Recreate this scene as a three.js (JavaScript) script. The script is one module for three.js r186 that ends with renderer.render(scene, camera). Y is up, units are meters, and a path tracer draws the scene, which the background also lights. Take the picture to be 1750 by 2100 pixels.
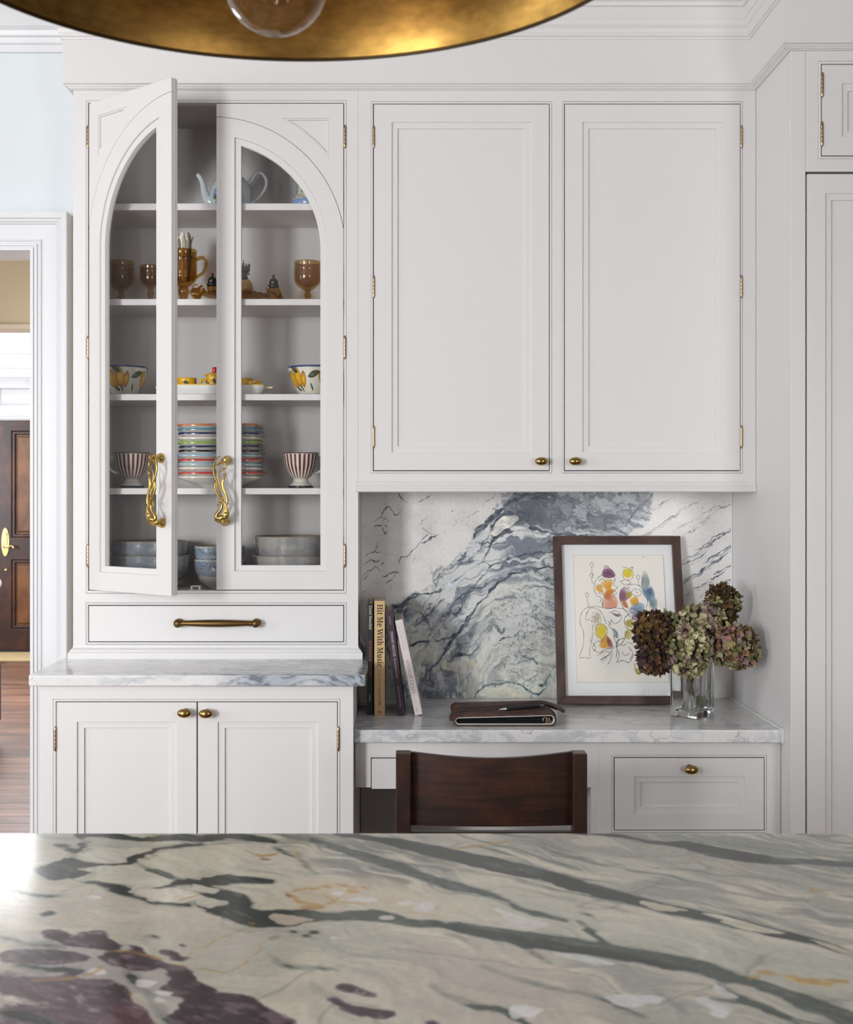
import * as THREE from 'three';
import { RoundedBoxGeometry } from 'three/addons/geometries/RoundedBoxGeometry.js';
import { mergeGeometries, mergeVertices, toCreasedNormals } from 'three/addons/utils/BufferGeometryUtils.js';
import { RectAreaLightUniformsLib } from 'three/addons/lights/RectAreaLightUniformsLib.js';

// ------------------------------------------------------------------ camera, sky, large lights, exposure
const EYE = 1.376, BACK = 4.0, FOCAL = 2682;             // eye height, distance from the far wall, focal length in pixels of a 1750 x 2100 frame
const scene = new THREE.Scene();
const camera = new THREE.PerspectiveCamera(2 * Math.atan(1050 / FOCAL) * 180 / Math.PI, 1750 / 2100, 0.05, 60);
camera.position.set(0, EYE, BACK);
camera.lookAt(0, EYE, 0);
camera.setViewOffset(1750, 2100, 55, 32, 1750, 2100);    // a lens shifted up and sideways, level camera
camera.focus = 3.62; camera.userData.fStop = 11;
camera.updateProjectionMatrix();

scene.background = new THREE.Color().setRGB(0.86, 0.93, 1.0);
scene.backgroundIntensity = 7;
RectAreaLightUniformsLib.init();
function windowLight(x, y, z, w, h, tx, tz, intensity, color = [0.93, 0.97, 1.0]) {
  const l = new THREE.RectAreaLight(new THREE.Color().setRGB(...color), intensity, w, h);
  l.position.set(x, y, z); l.lookAt(tx, y, tz); l.name = 'window_daylight'; scene.add(l);
}
windowLight(-3.45, 1.62, 6.50, 0.90, 1.60, -3.45, 0, 132, [0.97, 0.985, 1.0]);  // tall window behind the camera, towards the doorway side
windowLight(-2.05, 1.62, 6.50, 0.50, 1.60, -2.05, 0, 22, [0.97, 0.985, 1.0]);   // narrow window next to it
windowLight(2.35, 1.62, 6.50, 1.00, 1.60, 2.35, 0, 24, [1.0, 0.98, 0.95]);      // third window of that wall
windowLight(-4.10, 1.62, 2.60, 1.80, 1.50, 0, 2.60, 9, [0.93, 0.97, 1.0]);      // window of the side wall
windowLight(-3.2, 3.50, -7.30, 2.4, 1.0, -3.2, 0, 48, [0.97, 0.99, 1.0]);       // tall foyer window over the street door
windowLight(-4.85, 1.7, -4.6, 1.4, 1.8, 0, -4.6, 48, [0.9, 0.95, 1.0]);         // foyer side window
windowLight(-4.85, 1.4, -0.9, 1.0, 1.5, 0, -0.9, 40, [0.9, 0.95, 1.0]);          // unseen passage window, added to brighten its walls and floor

const renderer = new THREE.WebGLRenderer({ antialias: true });
renderer.toneMapping = THREE.LinearToneMapping;
renderer.toneMappingExposure = 0.412;
renderer.shadowMap.enabled = true;

// ------------------------------------------------------------------ helpers
const X = (px, d) => (px - 820) * d / FOCAL;             // measured photo columns and rows to metres at a known distance
const Y = (py, d) => EYE - (py - 1018) * d / FOCAL;
const rect = (a, b, c, e, d) => [X(a, d), X(b, d), Y(e, d), Y(c, d)];   // photo left, right, top, bottom -> x0, x1, y0, y1
const V = (x, y, z) => new THREE.Vector3(x, y, z);
let seed = 7;
function rnd() { seed = (seed * 1664525 + 1013904223) >>> 0; return seed / 4294967296; }
const rr = (a, b) => a + (b - a) * rnd();
const names = new Map();
function numbered(n) { const k = names.get(n) ?? 0; names.set(n, k + 1); return k ? n + '_' + String(k).padStart(3, '0') : n; }
function clean(g) {
  if (g.index) g = g.toNonIndexed();
  for (const k of Object.keys(g.attributes)) if (!['position', 'normal', 'uv'].includes(k)) g.deleteAttribute(k);
  if (!g.attributes.uv) g.setAttribute('uv', new THREE.BufferAttribute(new Float32Array(g.attributes.position.count * 2), 2));
  return g;
}
const join = (gs) => (Array.isArray(gs) ? (gs.length > 1 ? mergeGeometries(gs.map(clean)) : clean(gs[0])) : gs);
function mk(name, geo, mat) { const m = new THREE.Mesh(join(geo), mat); m.name = name; m.castShadow = m.receiveShadow = true; return m; }
function tag(o, label, category, group) { o.userData.label = label; o.userData.category = category; if (group) o.userData.group = group; return o; }
function thing(name, label, category, [x, y, z], group) {
  const o = new THREE.Group(); o.name = numbered(name); o.position.set(x, y, z); scene.add(o);
  return tag(o, label, category, group);
}
function part(parent, name, geo, mat, label) { const m = mk(name, geo, mat); parent.add(m); if (label) m.userData.label = label; return m; }
// part given in world coordinates: brought into the frame of thing t (whose group is not turned)
function wpart(t, name, geo, mat, parent = t, label) {
  const g = join(geo); g.translate(-t.position.x, -t.position.y, -t.position.z);
  return part(parent, name, g, mat, label);
}
function struct(name, geo, mat) { const m = mk(numbered(name), geo, mat); m.userData.kind = 'structure'; scene.add(m); return m; }
function uvMetres(g, s = 1, ox = 0, oy = 0) {
  g = clean(g); const p = g.attributes.position, uv = g.attributes.uv, a = V(), b = V(), c = V();
  for (let i = 0; i < p.count; i += 3) {
    a.fromBufferAttribute(p, i); b.fromBufferAttribute(p, i + 1); c.fromBufferAttribute(p, i + 2);
    const n = b.clone().sub(a).cross(c.clone().sub(a)), nx = Math.abs(n.x), ny = Math.abs(n.y), nz = Math.abs(n.z);
    [a, b, c].forEach((q, k) => { const w = ny >= nx && ny >= nz ? [q.x, -q.z] : nx >= nz ? [q.z, q.y] : [q.x, q.y]; uv.setXY(i + k, (w[0] - ox) * s, (w[1] - oy) * s); });
  }
  return g;
}
function bx(x0, x1, y0, y1, z0, z1, r = 0.0015, seg = 1) {
  const w = x1 - x0, h = y1 - y0, d = z1 - z0, m = Math.min(w, h, d) * 0.49;
  const g = r > 0 ? new RoundedBoxGeometry(w, h, d, seg, Math.min(r, m)) : new THREE.BoxGeometry(w, h, d);
  g.translate((x0 + x1) / 2, (y0 + y1) / 2, (z0 + z1) / 2);
  return clean(g);
}
const rectShape = ([x0, x1, y0, y1], S = THREE.Shape) => { const s = new S(); s.moveTo(x0, y0); s.lineTo(x1, y0); s.lineTo(x1, y1); s.lineTo(x0, y1); s.closePath(); return s; };
function extrude(shape, z0, z1, b = 0.001, cs = 40) {
  const g = new THREE.ExtrudeGeometry(shape, { depth: z1 - z0 - 2 * b, bevelEnabled: b > 0, bevelThickness: b, bevelSize: b, bevelOffset: -b, bevelSegments: 2, curveSegments: cs });
  g.translate(0, 0, z0 + b); return clean(g);
}
function ring(outer, holes, z0, z1, b = 0.001) { const s = rectShape(outer); holes.forEach((h, i) => s.holes.push(rectShape(inset(h, -i * .00017), THREE.Path))); return extrude(s, z0, z1, b); }
const inset = ([a, b, c, d], k) => [a + k, b - k, c + k, d - k];
// profile [[out, up]...] (closed) swept along a mitred polyline [[a, b]...]; out points to the left of travel; put(a, b, up) -> [x, y, z]
function molding(profile, path, put, crease = 0.6) {
  const n = path.length, dirs = [], st = [];
  for (let i = 0; i < n - 1; i++) { const dx = path[i + 1][0] - path[i][0], dy = path[i + 1][1] - path[i][1], l = Math.hypot(dx, dy); dirs.push([dx / l, dy / l]); }
  for (let i = 0; i < n; i++) {
    const d0 = dirs[Math.max(0, i - 1)], d1 = dirs[Math.min(n - 2, i)], n0 = [-d0[1], d0[0]], n1 = [-d1[1], d1[0]];
    const k = 1 + n0[0] * n1[0] + n0[1] * n1[1], mx = (n0[0] + n1[0]) / k, my = (n0[1] + n1[1]) / k;
    st.push(profile.map(([o, u]) => put(path[i][0] + mx * o, path[i][1] + my * o, u)));
  }
  const pos = [], m = profile.length, tri = (a, b, c) => pos.push(...a, ...b, ...c);
  for (let i = 0; i < n - 1; i++) for (let j = 0; j < m; j++) { const k = (j + 1) % m; tri(st[i][j], st[i + 1][j], st[i + 1][k]); tri(st[i][j], st[i + 1][k], st[i][k]); }
  const caps = THREE.ShapeUtils.triangulateShape(profile.map(([a, b]) => new THREE.Vector2(a, b)), []);
  for (const [a, b, c] of caps) { tri(st[0][a], st[0][b], st[0][c]); tri(st[n - 1][a], st[n - 1][c], st[n - 1][b]); }
  const g = new THREE.BufferGeometry(); g.setAttribute('position', new THREE.Float32BufferAttribute(pos, 3));
  return clean(toCreasedNormals(fixed(g), crease));
}
// turn the faces of a closed shape outwards if its volume is negative
function fixed(g) {
  const p = g.attributes.position; let v = 0; const a = V(), b = V(), c = V();
  for (let i = 0; i < p.count; i += 3) { a.fromBufferAttribute(p, i); b.fromBufferAttribute(p, i + 1); c.fromBufferAttribute(p, i + 2); v += a.dot(b.cross(c)); }
  if (v < 0) for (let i = 0; i < p.count; i += 3) { b.fromBufferAttribute(p, i + 1); c.fromBufferAttribute(p, i + 2); p.setXYZ(i + 1, c.x, c.y, c.z); p.setXYZ(i + 2, b.x, b.y, b.z); }
  return g;
}
function lathe(pts, seg = 40, { smooth = true, steps = 48, start = Math.PI } = {}) {
  let v = pts.map(([r, y]) => new THREE.Vector2(r, y));
  if (smooth) { const c = new THREE.CatmullRomCurve3(pts.map(([r, y]) => V(r, y, 0)), false, 'centripetal'); const lo = Math.min(...pts.map((p) => p[1])), hi = Math.max(...pts.map((p) => p[1])); v = c.getSpacedPoints(steps).map((p) => new THREE.Vector2(Math.max(p.x, 0.00001), Math.min(hi, Math.max(lo, p.y)))); }
  return clean(new THREE.LatheGeometry(v, seg, start));
}
// tapered tube through [x, y, z, r]
function tube(pts, radial = 8, steps = pts.length * 5, flat = 1) {
  const c = new THREE.CatmullRomCurve3(pts.map((p) => V(p[0], p[1], p[2])), false, 'centripetal'), fr = c.computeFrenetFrames(steps, false), pos = [], idx = [];
  for (let i = 0; i <= steps; i++) {
    const t = i / steps, p = c.getPoint(t), f = t * (pts.length - 1), k = Math.min(pts.length - 2, Math.floor(f)), r = pts[k][3] + (pts[k + 1][3] - pts[k][3]) * (f - k);
    const j = Math.min(i, steps), N = fr.normals[j], B = fr.binormals[j];
    for (let a = 0; a < radial; a++) { const q = a / radial * Math.PI * 2, cs = Math.cos(q) * r, sn = Math.sin(q) * r * flat; pos.push(p.x + N.x * cs + B.x * sn, p.y + N.y * cs + B.y * sn, p.z + N.z * cs + B.z * sn); }
  }
  for (let i = 0; i < steps; i++) for (let a = 0; a < radial; a++) { const b = (a + 1) % radial, i0 = i * radial + a, i1 = i * radial + b, i2 = i0 + radial, i3 = i1 + radial; idx.push(i0, i1, i2, i1, i3, i2); }
  for (let a = 1; a < radial - 1; a++) { idx.push(0, a + 1, a); const o = steps * radial; idx.push(o, o + a, o + a + 1); }
  const g = new THREE.BufferGeometry(); g.setAttribute('position', new THREE.Float32BufferAttribute(pos, 3)); g.setIndex(idx);
  g.computeVertexNormals(); return clean(g);
}
const ball = (x, y, z, r, w = 12, h = 8) => clean(new THREE.SphereGeometry(r, w, h).translate(x, y, z));
const cyl = (x, y, z, r0, r1, h, seg = 20) => clean(new THREE.CylinderGeometry(r1, r0, h, seg).translate(x, y + h / 2, z));

// ------------------------------------------------------------------ noise and textures
const perm = new Uint8Array(512); { let s = 12345; const a = [...Array(256).keys()]; for (let i = 255; i > 0; i--) { s = (s * 1103515245 + 12345) & 0x7fffffff; const j = s % (i + 1); [a[i], a[j]] = [a[j], a[i]]; } for (let i = 0; i < 512; i++) perm[i] = a[i & 255]; }
const GX = new Float32Array(256), GY = new Float32Array(256); for (let i = 0; i < 256; i++) { GX[i] = Math.cos(i / 256 * 6.28318 * 7); GY[i] = Math.sin(i / 256 * 6.28318 * 7); }
function noise(x, y) {
  const xi = Math.floor(x), yi = Math.floor(y), fx = x - xi, fy = y - yi, A = xi & 255, B = yi & 255, u = fx * fx * fx * (fx * (fx * 6 - 15) + 10), v = fy * fy * fy * (fy * (fy * 6 - 15) + 10);
  const h = (a, b) => perm[perm[a & 255] + (b & 255)], h0 = h(A, B), h1 = h(A + 1, B), h2 = h(A, B + 1), h3 = h(A + 1, B + 1);
  const a = GX[h0] * fx + GY[h0] * fy, b = GX[h1] * (fx - 1) + GY[h1] * fy, c = GX[h2] * fx + GY[h2] * (fy - 1), d = GX[h3] * (fx - 1) + GY[h3] * (fy - 1);
  return (a + (b - a) * u + (c + (d - c) * u - a - (b - a) * u) * v) * 1.5;
}
function fbm(x, y, o = 4) { let s = 0, a = 0.5; for (let i = 0; i < o; i++) { s += a * noise(x, y); x = x * 2.03 + 17.1; y = y * 2.03 + 9.7; a *= 0.5; } return s; }
const ridge = (x, y, o = 3) => { let s = 0, a = 0.6; for (let i = 0; i < o; i++) { s = Math.max(s, a * 1.6 * (1 - Math.min(1, Math.abs(noise(x, y)) * 9))); x = x * 2.1 + 31; y = y * 2.1 + 5; a *= 0.62; } return s; };
const sst = (a, b, x) => { const t = Math.min(1, Math.max(0, (x - a) / (b - a))); return t * t * (3 - 2 * t); };
const hex = (h) => [h >> 16 & 255, h >> 8 & 255, h & 255];
const mix3 = (a, b, t) => [a[0] + (b[0] - a[0]) * t, a[1] + (b[1] - a[1]) * t, a[2] + (b[2] - a[2]) * t];
// texture from a function of metres (x right, y up); the result repeats every w x h metres
function pixTex(W, H, f, srgb = true) {
  const data = new Uint8Array(W * H * 4);
  for (let j = 0, o = 0; j < H; j++) for (let i = 0; i < W; i++, o += 4) { const c = f(i / W, j / H); data[o] = Math.max(0, Math.min(255, c[0])); data[o + 1] = Math.max(0, Math.min(255, c[1])); data[o + 2] = Math.max(0, Math.min(255, c[2])); data[o + 3] = 255; }
  const t = new THREE.DataTexture(data, W, H); t.magFilter = t.minFilter = THREE.LinearFilter; t.wrapS = t.wrapT = THREE.RepeatWrapping;
  if (srgb) t.colorSpace = THREE.SRGBColorSpace; t.needsUpdate = true; return t;
}
function canvasTex(W, H, draw) {
  const c = document.createElement('canvas'); c.width = W; c.height = H; draw(c.getContext('2d'), W, H);
  const t = new THREE.CanvasTexture(c); t.colorSpace = THREE.SRGBColorSpace; t.wrapS = t.wrapT = THREE.RepeatWrapping; return t;
}
function layer(W, H, blur, draw) {
  const c = document.createElement('canvas'), e = document.createElement('canvas'); c.width = e.width = W; c.height = e.height = H; draw(c.getContext('2d'));
  const g = e.getContext('2d'); g.filter = `blur(${blur}px)`; g.drawImage(c, 0, 0); return g.getImageData(0, 0, W, H).data;
}
function sample(d, W, H, x, y, out) {     // bilinear, premultiplied enough for soft edges
  x = Math.max(0, Math.min(W - 1.001, x)); y = Math.max(0, Math.min(H - 1.001, y));
  const i = x | 0, j = y | 0, fx = x - i, fy = y - j, o = (j * W + i) * 4, p = o + W * 4;
  const w0 = (1 - fx) * (1 - fy), w1 = fx * (1 - fy), w2 = (1 - fx) * fy, w3 = fx * fy;
  const a0 = d[o + 3] * w0, a1 = d[o + 7] * w1, a2 = d[p + 3] * w2, a3 = d[p + 7] * w3, a = a0 + a1 + a2 + a3;
  out[3] = a / 255; const k = a > 0.01 ? 1 / a : 0;
  for (let c = 0; c < 3; c++) out[c] = (d[o + c] * a0 + d[o + 4 + c] * a1 + d[p + c] * a2 + d[p + 4 + c] * a3) * k;
}
const std = (color, roughness = 0.5, o = {}) => new THREE.MeshStandardMaterial({ color, roughness, ...o });
const phys = (color, roughness, o = {}) => new THREE.MeshPhysicalMaterial({ color, roughness, ...o });
const lin = (r, g, b) => new THREE.Color().setRGB(r, g, b);
// ------------------------------------------------------------------ marble
// ribbons: [[column, row, half height]...] measured on the photo, smoothed, brought onto the slab by to()
function ribbon(g, to, pts, color) {
  const c = new THREE.CatmullRomCurve3(pts.map((p) => V(...p)), false, 'centripetal').getPoints(pts.length * 8);
  g.fillStyle = color; g.beginPath();
  c.forEach((p, i) => { const q = to(p.x, p.y - p.z); i ? g.lineTo(...q) : g.moveTo(...q); });
  c.reverse().forEach((p) => g.lineTo(...to(p.x, p.y + p.z)));
  g.closePath(); g.fill();
}
function blob(g, to, pts, color) {
  const c = new THREE.CatmullRomCurve3(pts.map((p) => V(p[0], p[1], 0)), true, 'centripetal').getPoints(pts.length * 8);
  g.fillStyle = color; g.beginPath(); c.forEach((p, i) => { const q = to(p.x, p.y); i ? g.lineTo(...q) : g.moveTo(...q); }); g.closePath(); g.fill();
}
const ell = (x, y, a, b, t = 0, n = 10) => [...Array(n)].map((_, i) => { const q = i / n * 6.2832, u = Math.cos(q) * a, v = Math.sin(q) * b; return [x + u * Math.cos(t) - v * Math.sin(t), y + u * Math.sin(t) + v * Math.cos(t)]; });

const ISL = { x0: -0.90, x1: 1.00, z0: BACK - 1.796, z1: BACK - 0.85, top: 0.914 };
function worley(x, y) {      // nearest and second nearest feature distances, and the cell's own number
  const xi = Math.floor(x), yi = Math.floor(y); let a = 9, b = 9, id = 0;
  for (let j = -1; j <= 1; j++) for (let i = -1; i <= 1; i++) { const h = perm[perm[(xi + i) & 255] + ((yi + j) & 255)], g = perm[h + 37], d = Math.hypot(xi + i + h / 256 - x, yi + j + g / 256 - y); if (d < a) { b = a; a = d; id = h; } else if (d < b) b = d; }
  return [a, b, id / 256];
}
function islandTexture() {
  const W = 2048, H = 1024, sx = W / (ISL.x1 - ISL.x0), sz = H / (ISL.z1 - ISL.z0);
  const to = (px, py) => { const d = FOCAL * (EYE - ISL.top) / (py - 1018); return [((px - 820) * d / FOCAL - ISL.x0) * sx, (BACK - d - ISL.z0) * sz]; };
  const soft = layer(W, H, 14, (g) => {     // broad tones
        const B = (pts, c) => blob(g, to, pts, c);
    B([[540, 1718], [700, 1714], [860, 1745], [960, 1800], [980, 1835], [820, 1812], [700, 1790], [610, 1750]], 'rgba(132,130,122,1)');
    B([[300, 1703], [560, 1708], [640, 1726], [480, 1734], [330, 1726]], 'rgba(104,110,106,.9)');
    B([[560, 1840], [640, 1812], [760, 1800], [880, 1825], [930, 1865], [840, 1885], [700, 1885], [600, 1875]], 'rgba(214,196,170,.85)');
    B([[500, 1750], [560, 1735], [620, 1745], [600, 1775], [540, 1778]], 'rgba(230,216,200,.9)');
    B([[1000, 1722], [1300, 1760], [1600, 1830], [1800, 1890], [1800, 1780], [1400, 1715], [1150, 1705]], 'rgba(166,164,152,.8)');
    B([[1200, 1700], [1800, 1700], [1800, 1775], [1560, 1760], [1380, 1730]], 'rgba(140,144,134,.95)');
    B([[880, 1790], [1100, 1830], [1400, 1905], [1800, 1990], [1800, 2040], [1500, 1985], [1150, 1905], [950, 1845]], 'rgba(200,200,185,.9)');
    B([[1150, 1945], [1350, 1985], [1500, 2060], [1700, 2140], [1300, 2140], [1200, 2050]], 'rgba(160,164,154,.7)');
    B([[20, 1825], [200, 1815], [350, 1860], [480, 1900], [560, 1935], [430, 1960], [300, 1920], [120, 1900]], 'rgba(212,199,186,.7)');
    B([[1250, 1830], [1500, 1885], [1750, 1940], [1800, 1900], [1500, 1820], [1300, 1800]], 'rgba(152,152,145,.8)');
    B([[900, 1930], [1100, 1985], [1250, 2060], [1200, 2140], [900, 2140], [820, 2030]], 'rgba(196,184,172,.7)');
    B([[-20, 1950], [120, 1945], [300, 1965], [420, 2020], [360, 2060], [300, 2140], [-20, 2140]], 'rgba(176,166,164,.9)');
  });
  const darkL = layer(W, H, 4, (g) => {
        const R = (pts) => ribbon(g, to, pts, '#252d2b'), B = (pts) => blob(g, to, pts, '#252d2b'), G = (pts) => ribbon(g, to, pts, '#465049');
    R([[690, 1710, 3], [780, 1722, 6], [870, 1742, 12], [960, 1763, 13], [1060, 1783, 14], [1150, 1806, 13], [1240, 1832, 12], [1330, 1856, 10], [1450, 1882, 10], [1560, 1905, 9], [1660, 1930, 7], [1790, 1965, 5]]);
    B([[66, 1784], [96, 1774], [137, 1762], [153, 1759], [178, 1768], [215, 1771], [200, 1780], [196, 1800], [150, 1799], [92, 1801]]);
    R([[190, 1770, 4], [230, 1773, 2.5], [268, 1771, 2.5]]); R([[152, 1764, 5], [161, 1744, 7], [174, 1728, 9], [172, 1716, 8], [160, 1706, 6]]);
    G([[120, 1730, 3], [140, 1738, 5], [156, 1748, 4]]); G([[186, 1716, 6], [184, 1735, 7], [178, 1752, 4]]);
    R([[154, 1710, 3], [240, 1715, 5], [295, 1721, 4], [360, 1717, 7], [411, 1719, 6], [480, 1715, 6], [530, 1721, 5], [570, 1727, 3]]);
    R([[262, 1768, 4], [274, 1763, 7], [309, 1753, 9], [333, 1744, 8], [377, 1734, 3], [415, 1731, 2]]); G([[288, 1769, 2], [305, 1780, 3], [325, 1792, 4], [367, 1804, 3]]); G([[325, 1780, 2], [345, 1794, 3], [365, 1803, 2]]);
    B([[195, 1810], [247, 1815], [276, 1825], [279, 1836], [247, 1834], [222, 1823]]); R([[270, 1826, 4], [296, 1822, 2.5], [326, 1824, 2], [356, 1814, 5], [394, 1809, 8], [446, 1806, 9], [514, 1806, 7], [565, 1810, 3]]);
    B([[411, 1788], [430, 1781], [459, 1790], [482, 1797], [450, 1800], [424, 1797]]); R([[150, 1799, 2], [198, 1811, 3], [281, 1839, 2.5], [343, 1855, 3], [385, 1858, 5]]);
    R([[394, 1812, 6], [420, 1826, 12], [455, 1836, 13], [490, 1846, 12], [515, 1862, 12]]); B([[388, 1848], [420, 1858], [470, 1852], [540, 1868], [600, 1866], [670, 1874], [610, 1896], [530, 1900], [480, 1888], [420, 1868]]);
    G([[600, 1878, 9], [700, 1880, 9], [780, 1878, 11], [850, 1893, 8], [930, 1895, 4], [1000, 1905, 6], [1100, 1922, 11], [1200, 1940, 12], [1300, 1954, 10], [1390, 1972, 13], [1460, 1990, 14], [1520, 2006, 10], [1600, 2030, 8], [1700, 2065, 8], [1800, 2100, 7]]);
    R([[890, 1890, 3], [960, 1908, 7], [1060, 1926, 9], [1170, 1945, 9], [1280, 1962, 7], [1350, 1975, 5], [1430, 1990, 4]]);
    R([[1150, 1706, 2], [1250, 1712, 4], [1340, 1728, 3], [1400, 1734, 8], [1460, 1745, 10], [1540, 1758, 9], [1620, 1770, 3]]); G([[1580, 1764, 4], [1660, 1769, 5], [1760, 1775, 6], [1820, 1782, 4]]);
    G([[850, 1795, 4], [900, 1808, 10], [950, 1822, 9], [1010, 1838, 5], [1080, 1866, 3], [1160, 1888, 3]]); G([[1180, 1885, 2], [1220, 1918, 5], [1240, 1935, 7], [1290, 1955, 5]]); G([[640, 1722, 4], [740, 1752, 6], [820, 1780, 11], [900, 1806, 5]]);
    G([[1470, 1990, 3], [1500, 2030, 6], [1600, 2080, 7], [1680, 2130, 6]]); G([[1580, 2020, 3], [1620, 2050, 7], [1720, 2085, 8], [1800, 2120, 7]]);
    for (const p of [[[985, 1980, 1.4], [1060, 2010, 2], [1150, 2032, 2.2], [1240, 2050, 2.2], [1330, 2090, 2]], [[880, 2020, 2], [950, 2060, 3], [1040, 2080, 5], [1090, 2110, 4]], [[550, 1950, 2], [580, 1975, 2.4], [640, 1985, 2], [700, 1990, 2]], [[0, 1820, 2], [60, 1832, 2.4], [130, 1838, 2]], [[1340, 1990, 2], [1350, 2030, 2.5], [1420, 2080, 2]], [[1230, 1895, 2], [1215, 1880, 2], [1190, 1870, 1.4]], [[270, 1845, 1.6], [282, 1880, 2], [290, 1905, 2]], [[1000, 1905, 2], [1080, 1945, 3], [1130, 1975, 2]], [[560, 1735, 2], [610, 1760, 3], [650, 1795, 2]]]) G(p);
    R([[20, 1978, 4], [90, 1988, 5], [150, 1986, 3]]); R([[245, 1990, 4], [290, 2016, 7], [305, 2045, 8], [330, 2080, 8], [360, 2115, 7]]); R([[0, 2078, 8], [60, 2090, 10], [120, 2112, 8]]); G([[0, 1918, 2], [50, 1937, 3], [130, 1943, 2]]);
    for (const [x, y] of [[628, 1921], [600, 1912], [642, 1912], [560, 1925], [98, 1873], [108, 1871], [308, 1920], [318, 1922]]) B(ell(x, y, 10, 3, .1));
  });
  const pale = layer(W, H, 2, (g) => {
    const B = (pts, c) => blob(g, to, pts, c), wh = 'rgba(240,232,215,1)';
    B([[271, 1821], [300, 1820], [325, 1826], [352, 1822], [395, 1832], [409, 1838], [390, 1848], [350, 1853], [305, 1845], [280, 1835]], wh); B([[388, 1815], [430, 1820], [456, 1824], [454, 1833], [425, 1831], [400, 1826]], wh);
    B([[165, 1783], [215, 1776], [275, 1775], [325, 1795], [356, 1808], [330, 1822], [290, 1820], [240, 1811], [150, 1800], [185, 1790]], 'rgba(220,216,198,.9)'); B([[395, 1852], [440, 1845], [478, 1852], [455, 1862], [410, 1860]], 'rgba(222,217,202,.9)');
    B([[340, 1742], [420, 1732], [520, 1738], [490, 1770], [470, 1790], [380, 1802], [330, 1780], [290, 1766]], 'rgba(216,210,190,.8)'); B([[190, 1742], [260, 1738], [320, 1742], [270, 1758], [262, 1766], [200, 1770], [172, 1762]], 'rgba(214,210,192,.8)');
    B([[550, 1880], [600, 1878], [640, 1886], [600, 1895], [560, 1892]], 'rgba(222,204,184,.9)'); B([[1010, 1862], [1060, 1872], [1120, 1896], [1100, 1905], [1030, 1885]], 'rgba(224,220,212,.85)'); B([[1120, 1948], [1200, 1960], [1260, 1975], [1200, 1975], [1140, 1962]], 'rgba(218,218,214,.9)');
    B([[1310, 1850], [1400, 1865], [1420, 1872], [1350, 1868]], 'rgba(230,222,196,.95)'); B([[1440, 1875], [1560, 1900], [1620, 1915], [1540, 1908], [1460, 1888]], 'rgba(232,224,200,.95)'); B([[1640, 1925], [1740, 1945], [1800, 1968], [1730, 1955]], 'rgba(226,218,192,.95)');
    B([[1240, 2040], [1310, 2042], [1370, 2046], [1320, 2062], [1270, 2058]], 'rgba(226,226,226,.95)'); B([[1035, 2074], [1080, 2066], [1110, 2078], [1060, 2092]], 'rgba(228,228,228,.95)'); B([[860, 1845], [890, 1850], [880, 1865], [850, 1858]], 'rgba(232,228,226,.95)'); B([[1610, 2005], [1680, 2008], [1740, 2020], [1690, 2022]], 'rgba(206,190,140,.85)'); B([[1440, 2040], [1500, 2060], [1510, 2085], [1460, 2070]], 'rgba(222,222,222,.8)'); B([[1460, 2010], [1500, 2025], [1520, 2045], [1480, 2035]], 'rgba(220,220,218,.8)');
    for (const [x, y, a, b] of [[175, 1995, 22, 8], [305, 2012, 22, 9], [335, 2038, 24, 6], [320, 2052, 14, 7], [680, 1927, 10, 4], [548, 1766, 14, 4], [560, 1778, 12, 3], [200, 1840, 12, 4], [790, 1880, 18, 5], [830, 1850, 20, 5], [745, 1842, 26, 5], [690, 1832, 16, 4]]) B(ell(x, y, a, b), 'rgba(236,230,226,.95)');
  });
  const purp = layer(W, H, 6, (g) => {
    const B = (pts, c = '#3b2e35') => blob(g, to, pts, c);
    B([[82, 1906], [137, 1911], [166, 1942], [130, 1940], [90, 1918]]); B([[168, 1911], [213, 1917], [240, 1936], [248, 1946], [195, 1950], [165, 1935]]); B([[190, 1906], [226, 1912], [215, 1915]]); B([[252, 1936], [297, 1948], [292, 1953], [262, 1946]]); B([[322, 1951], [346, 1944], [374, 1958], [399, 1966], [370, 1968], [345, 1957]]); B([[356, 1938], [382, 1934], [379, 1945]]); B([[290, 1925], [325, 1923], [320, 1930]]);
    B([[-10, 1954], [58, 1947], [137, 1949], [186, 1966], [130, 1975], [34, 1978], [-10, 1970]]); B([[199, 1957], [250, 1954], [309, 1958], [345, 1979], [302, 1988], [240, 1988], [208, 1970]]); B([[329, 1981], [370, 1978], [407, 1996], [402, 2008], [450, 2027], [430, 2040], [377, 2046], [335, 2032], [345, 2008]]);
    B([[128, 1988], [165, 1985], [152, 2001], [122, 1999]]); B([[-10, 1996], [69, 2000], [185, 2008], [256, 2022], [270, 2060], [200, 2062], [100, 2058], [-10, 2034]], 'rgba(88,70,80,.75)'); B([[200, 2010], [250, 2018], [268, 2050], [215, 2040]]); B([[100, 2060], [272, 2062], [312, 2090], [322, 2130], [60, 2140], [-10, 2110], [-10, 2060]], 'rgba(84,68,78,.7)'); B([[230, 2070], [300, 2074], [318, 2110], [240, 2105]], '#5a3a40');
    B([[348, 2078], [370, 2058], [446, 2038], [514, 2041], [562, 2065], [602, 2093], [625, 2140], [370, 2140]]); B([[694, 2024], [720, 2018], [772, 2039], [780, 2046], [730, 2041]]); B([[672, 2042], [720, 2058], [813, 2077], [803, 2087], [720, 2074], [674, 2054]]); B([[785, 2015], [830, 2030], [815, 2028]]); B([[860, 2086], [905, 2098], [870, 2104]]); B([[660, 2078], [680, 2084], [664, 2088]]); B([[608, 2085], [622, 2090], [612, 2096]]);
  });
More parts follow.
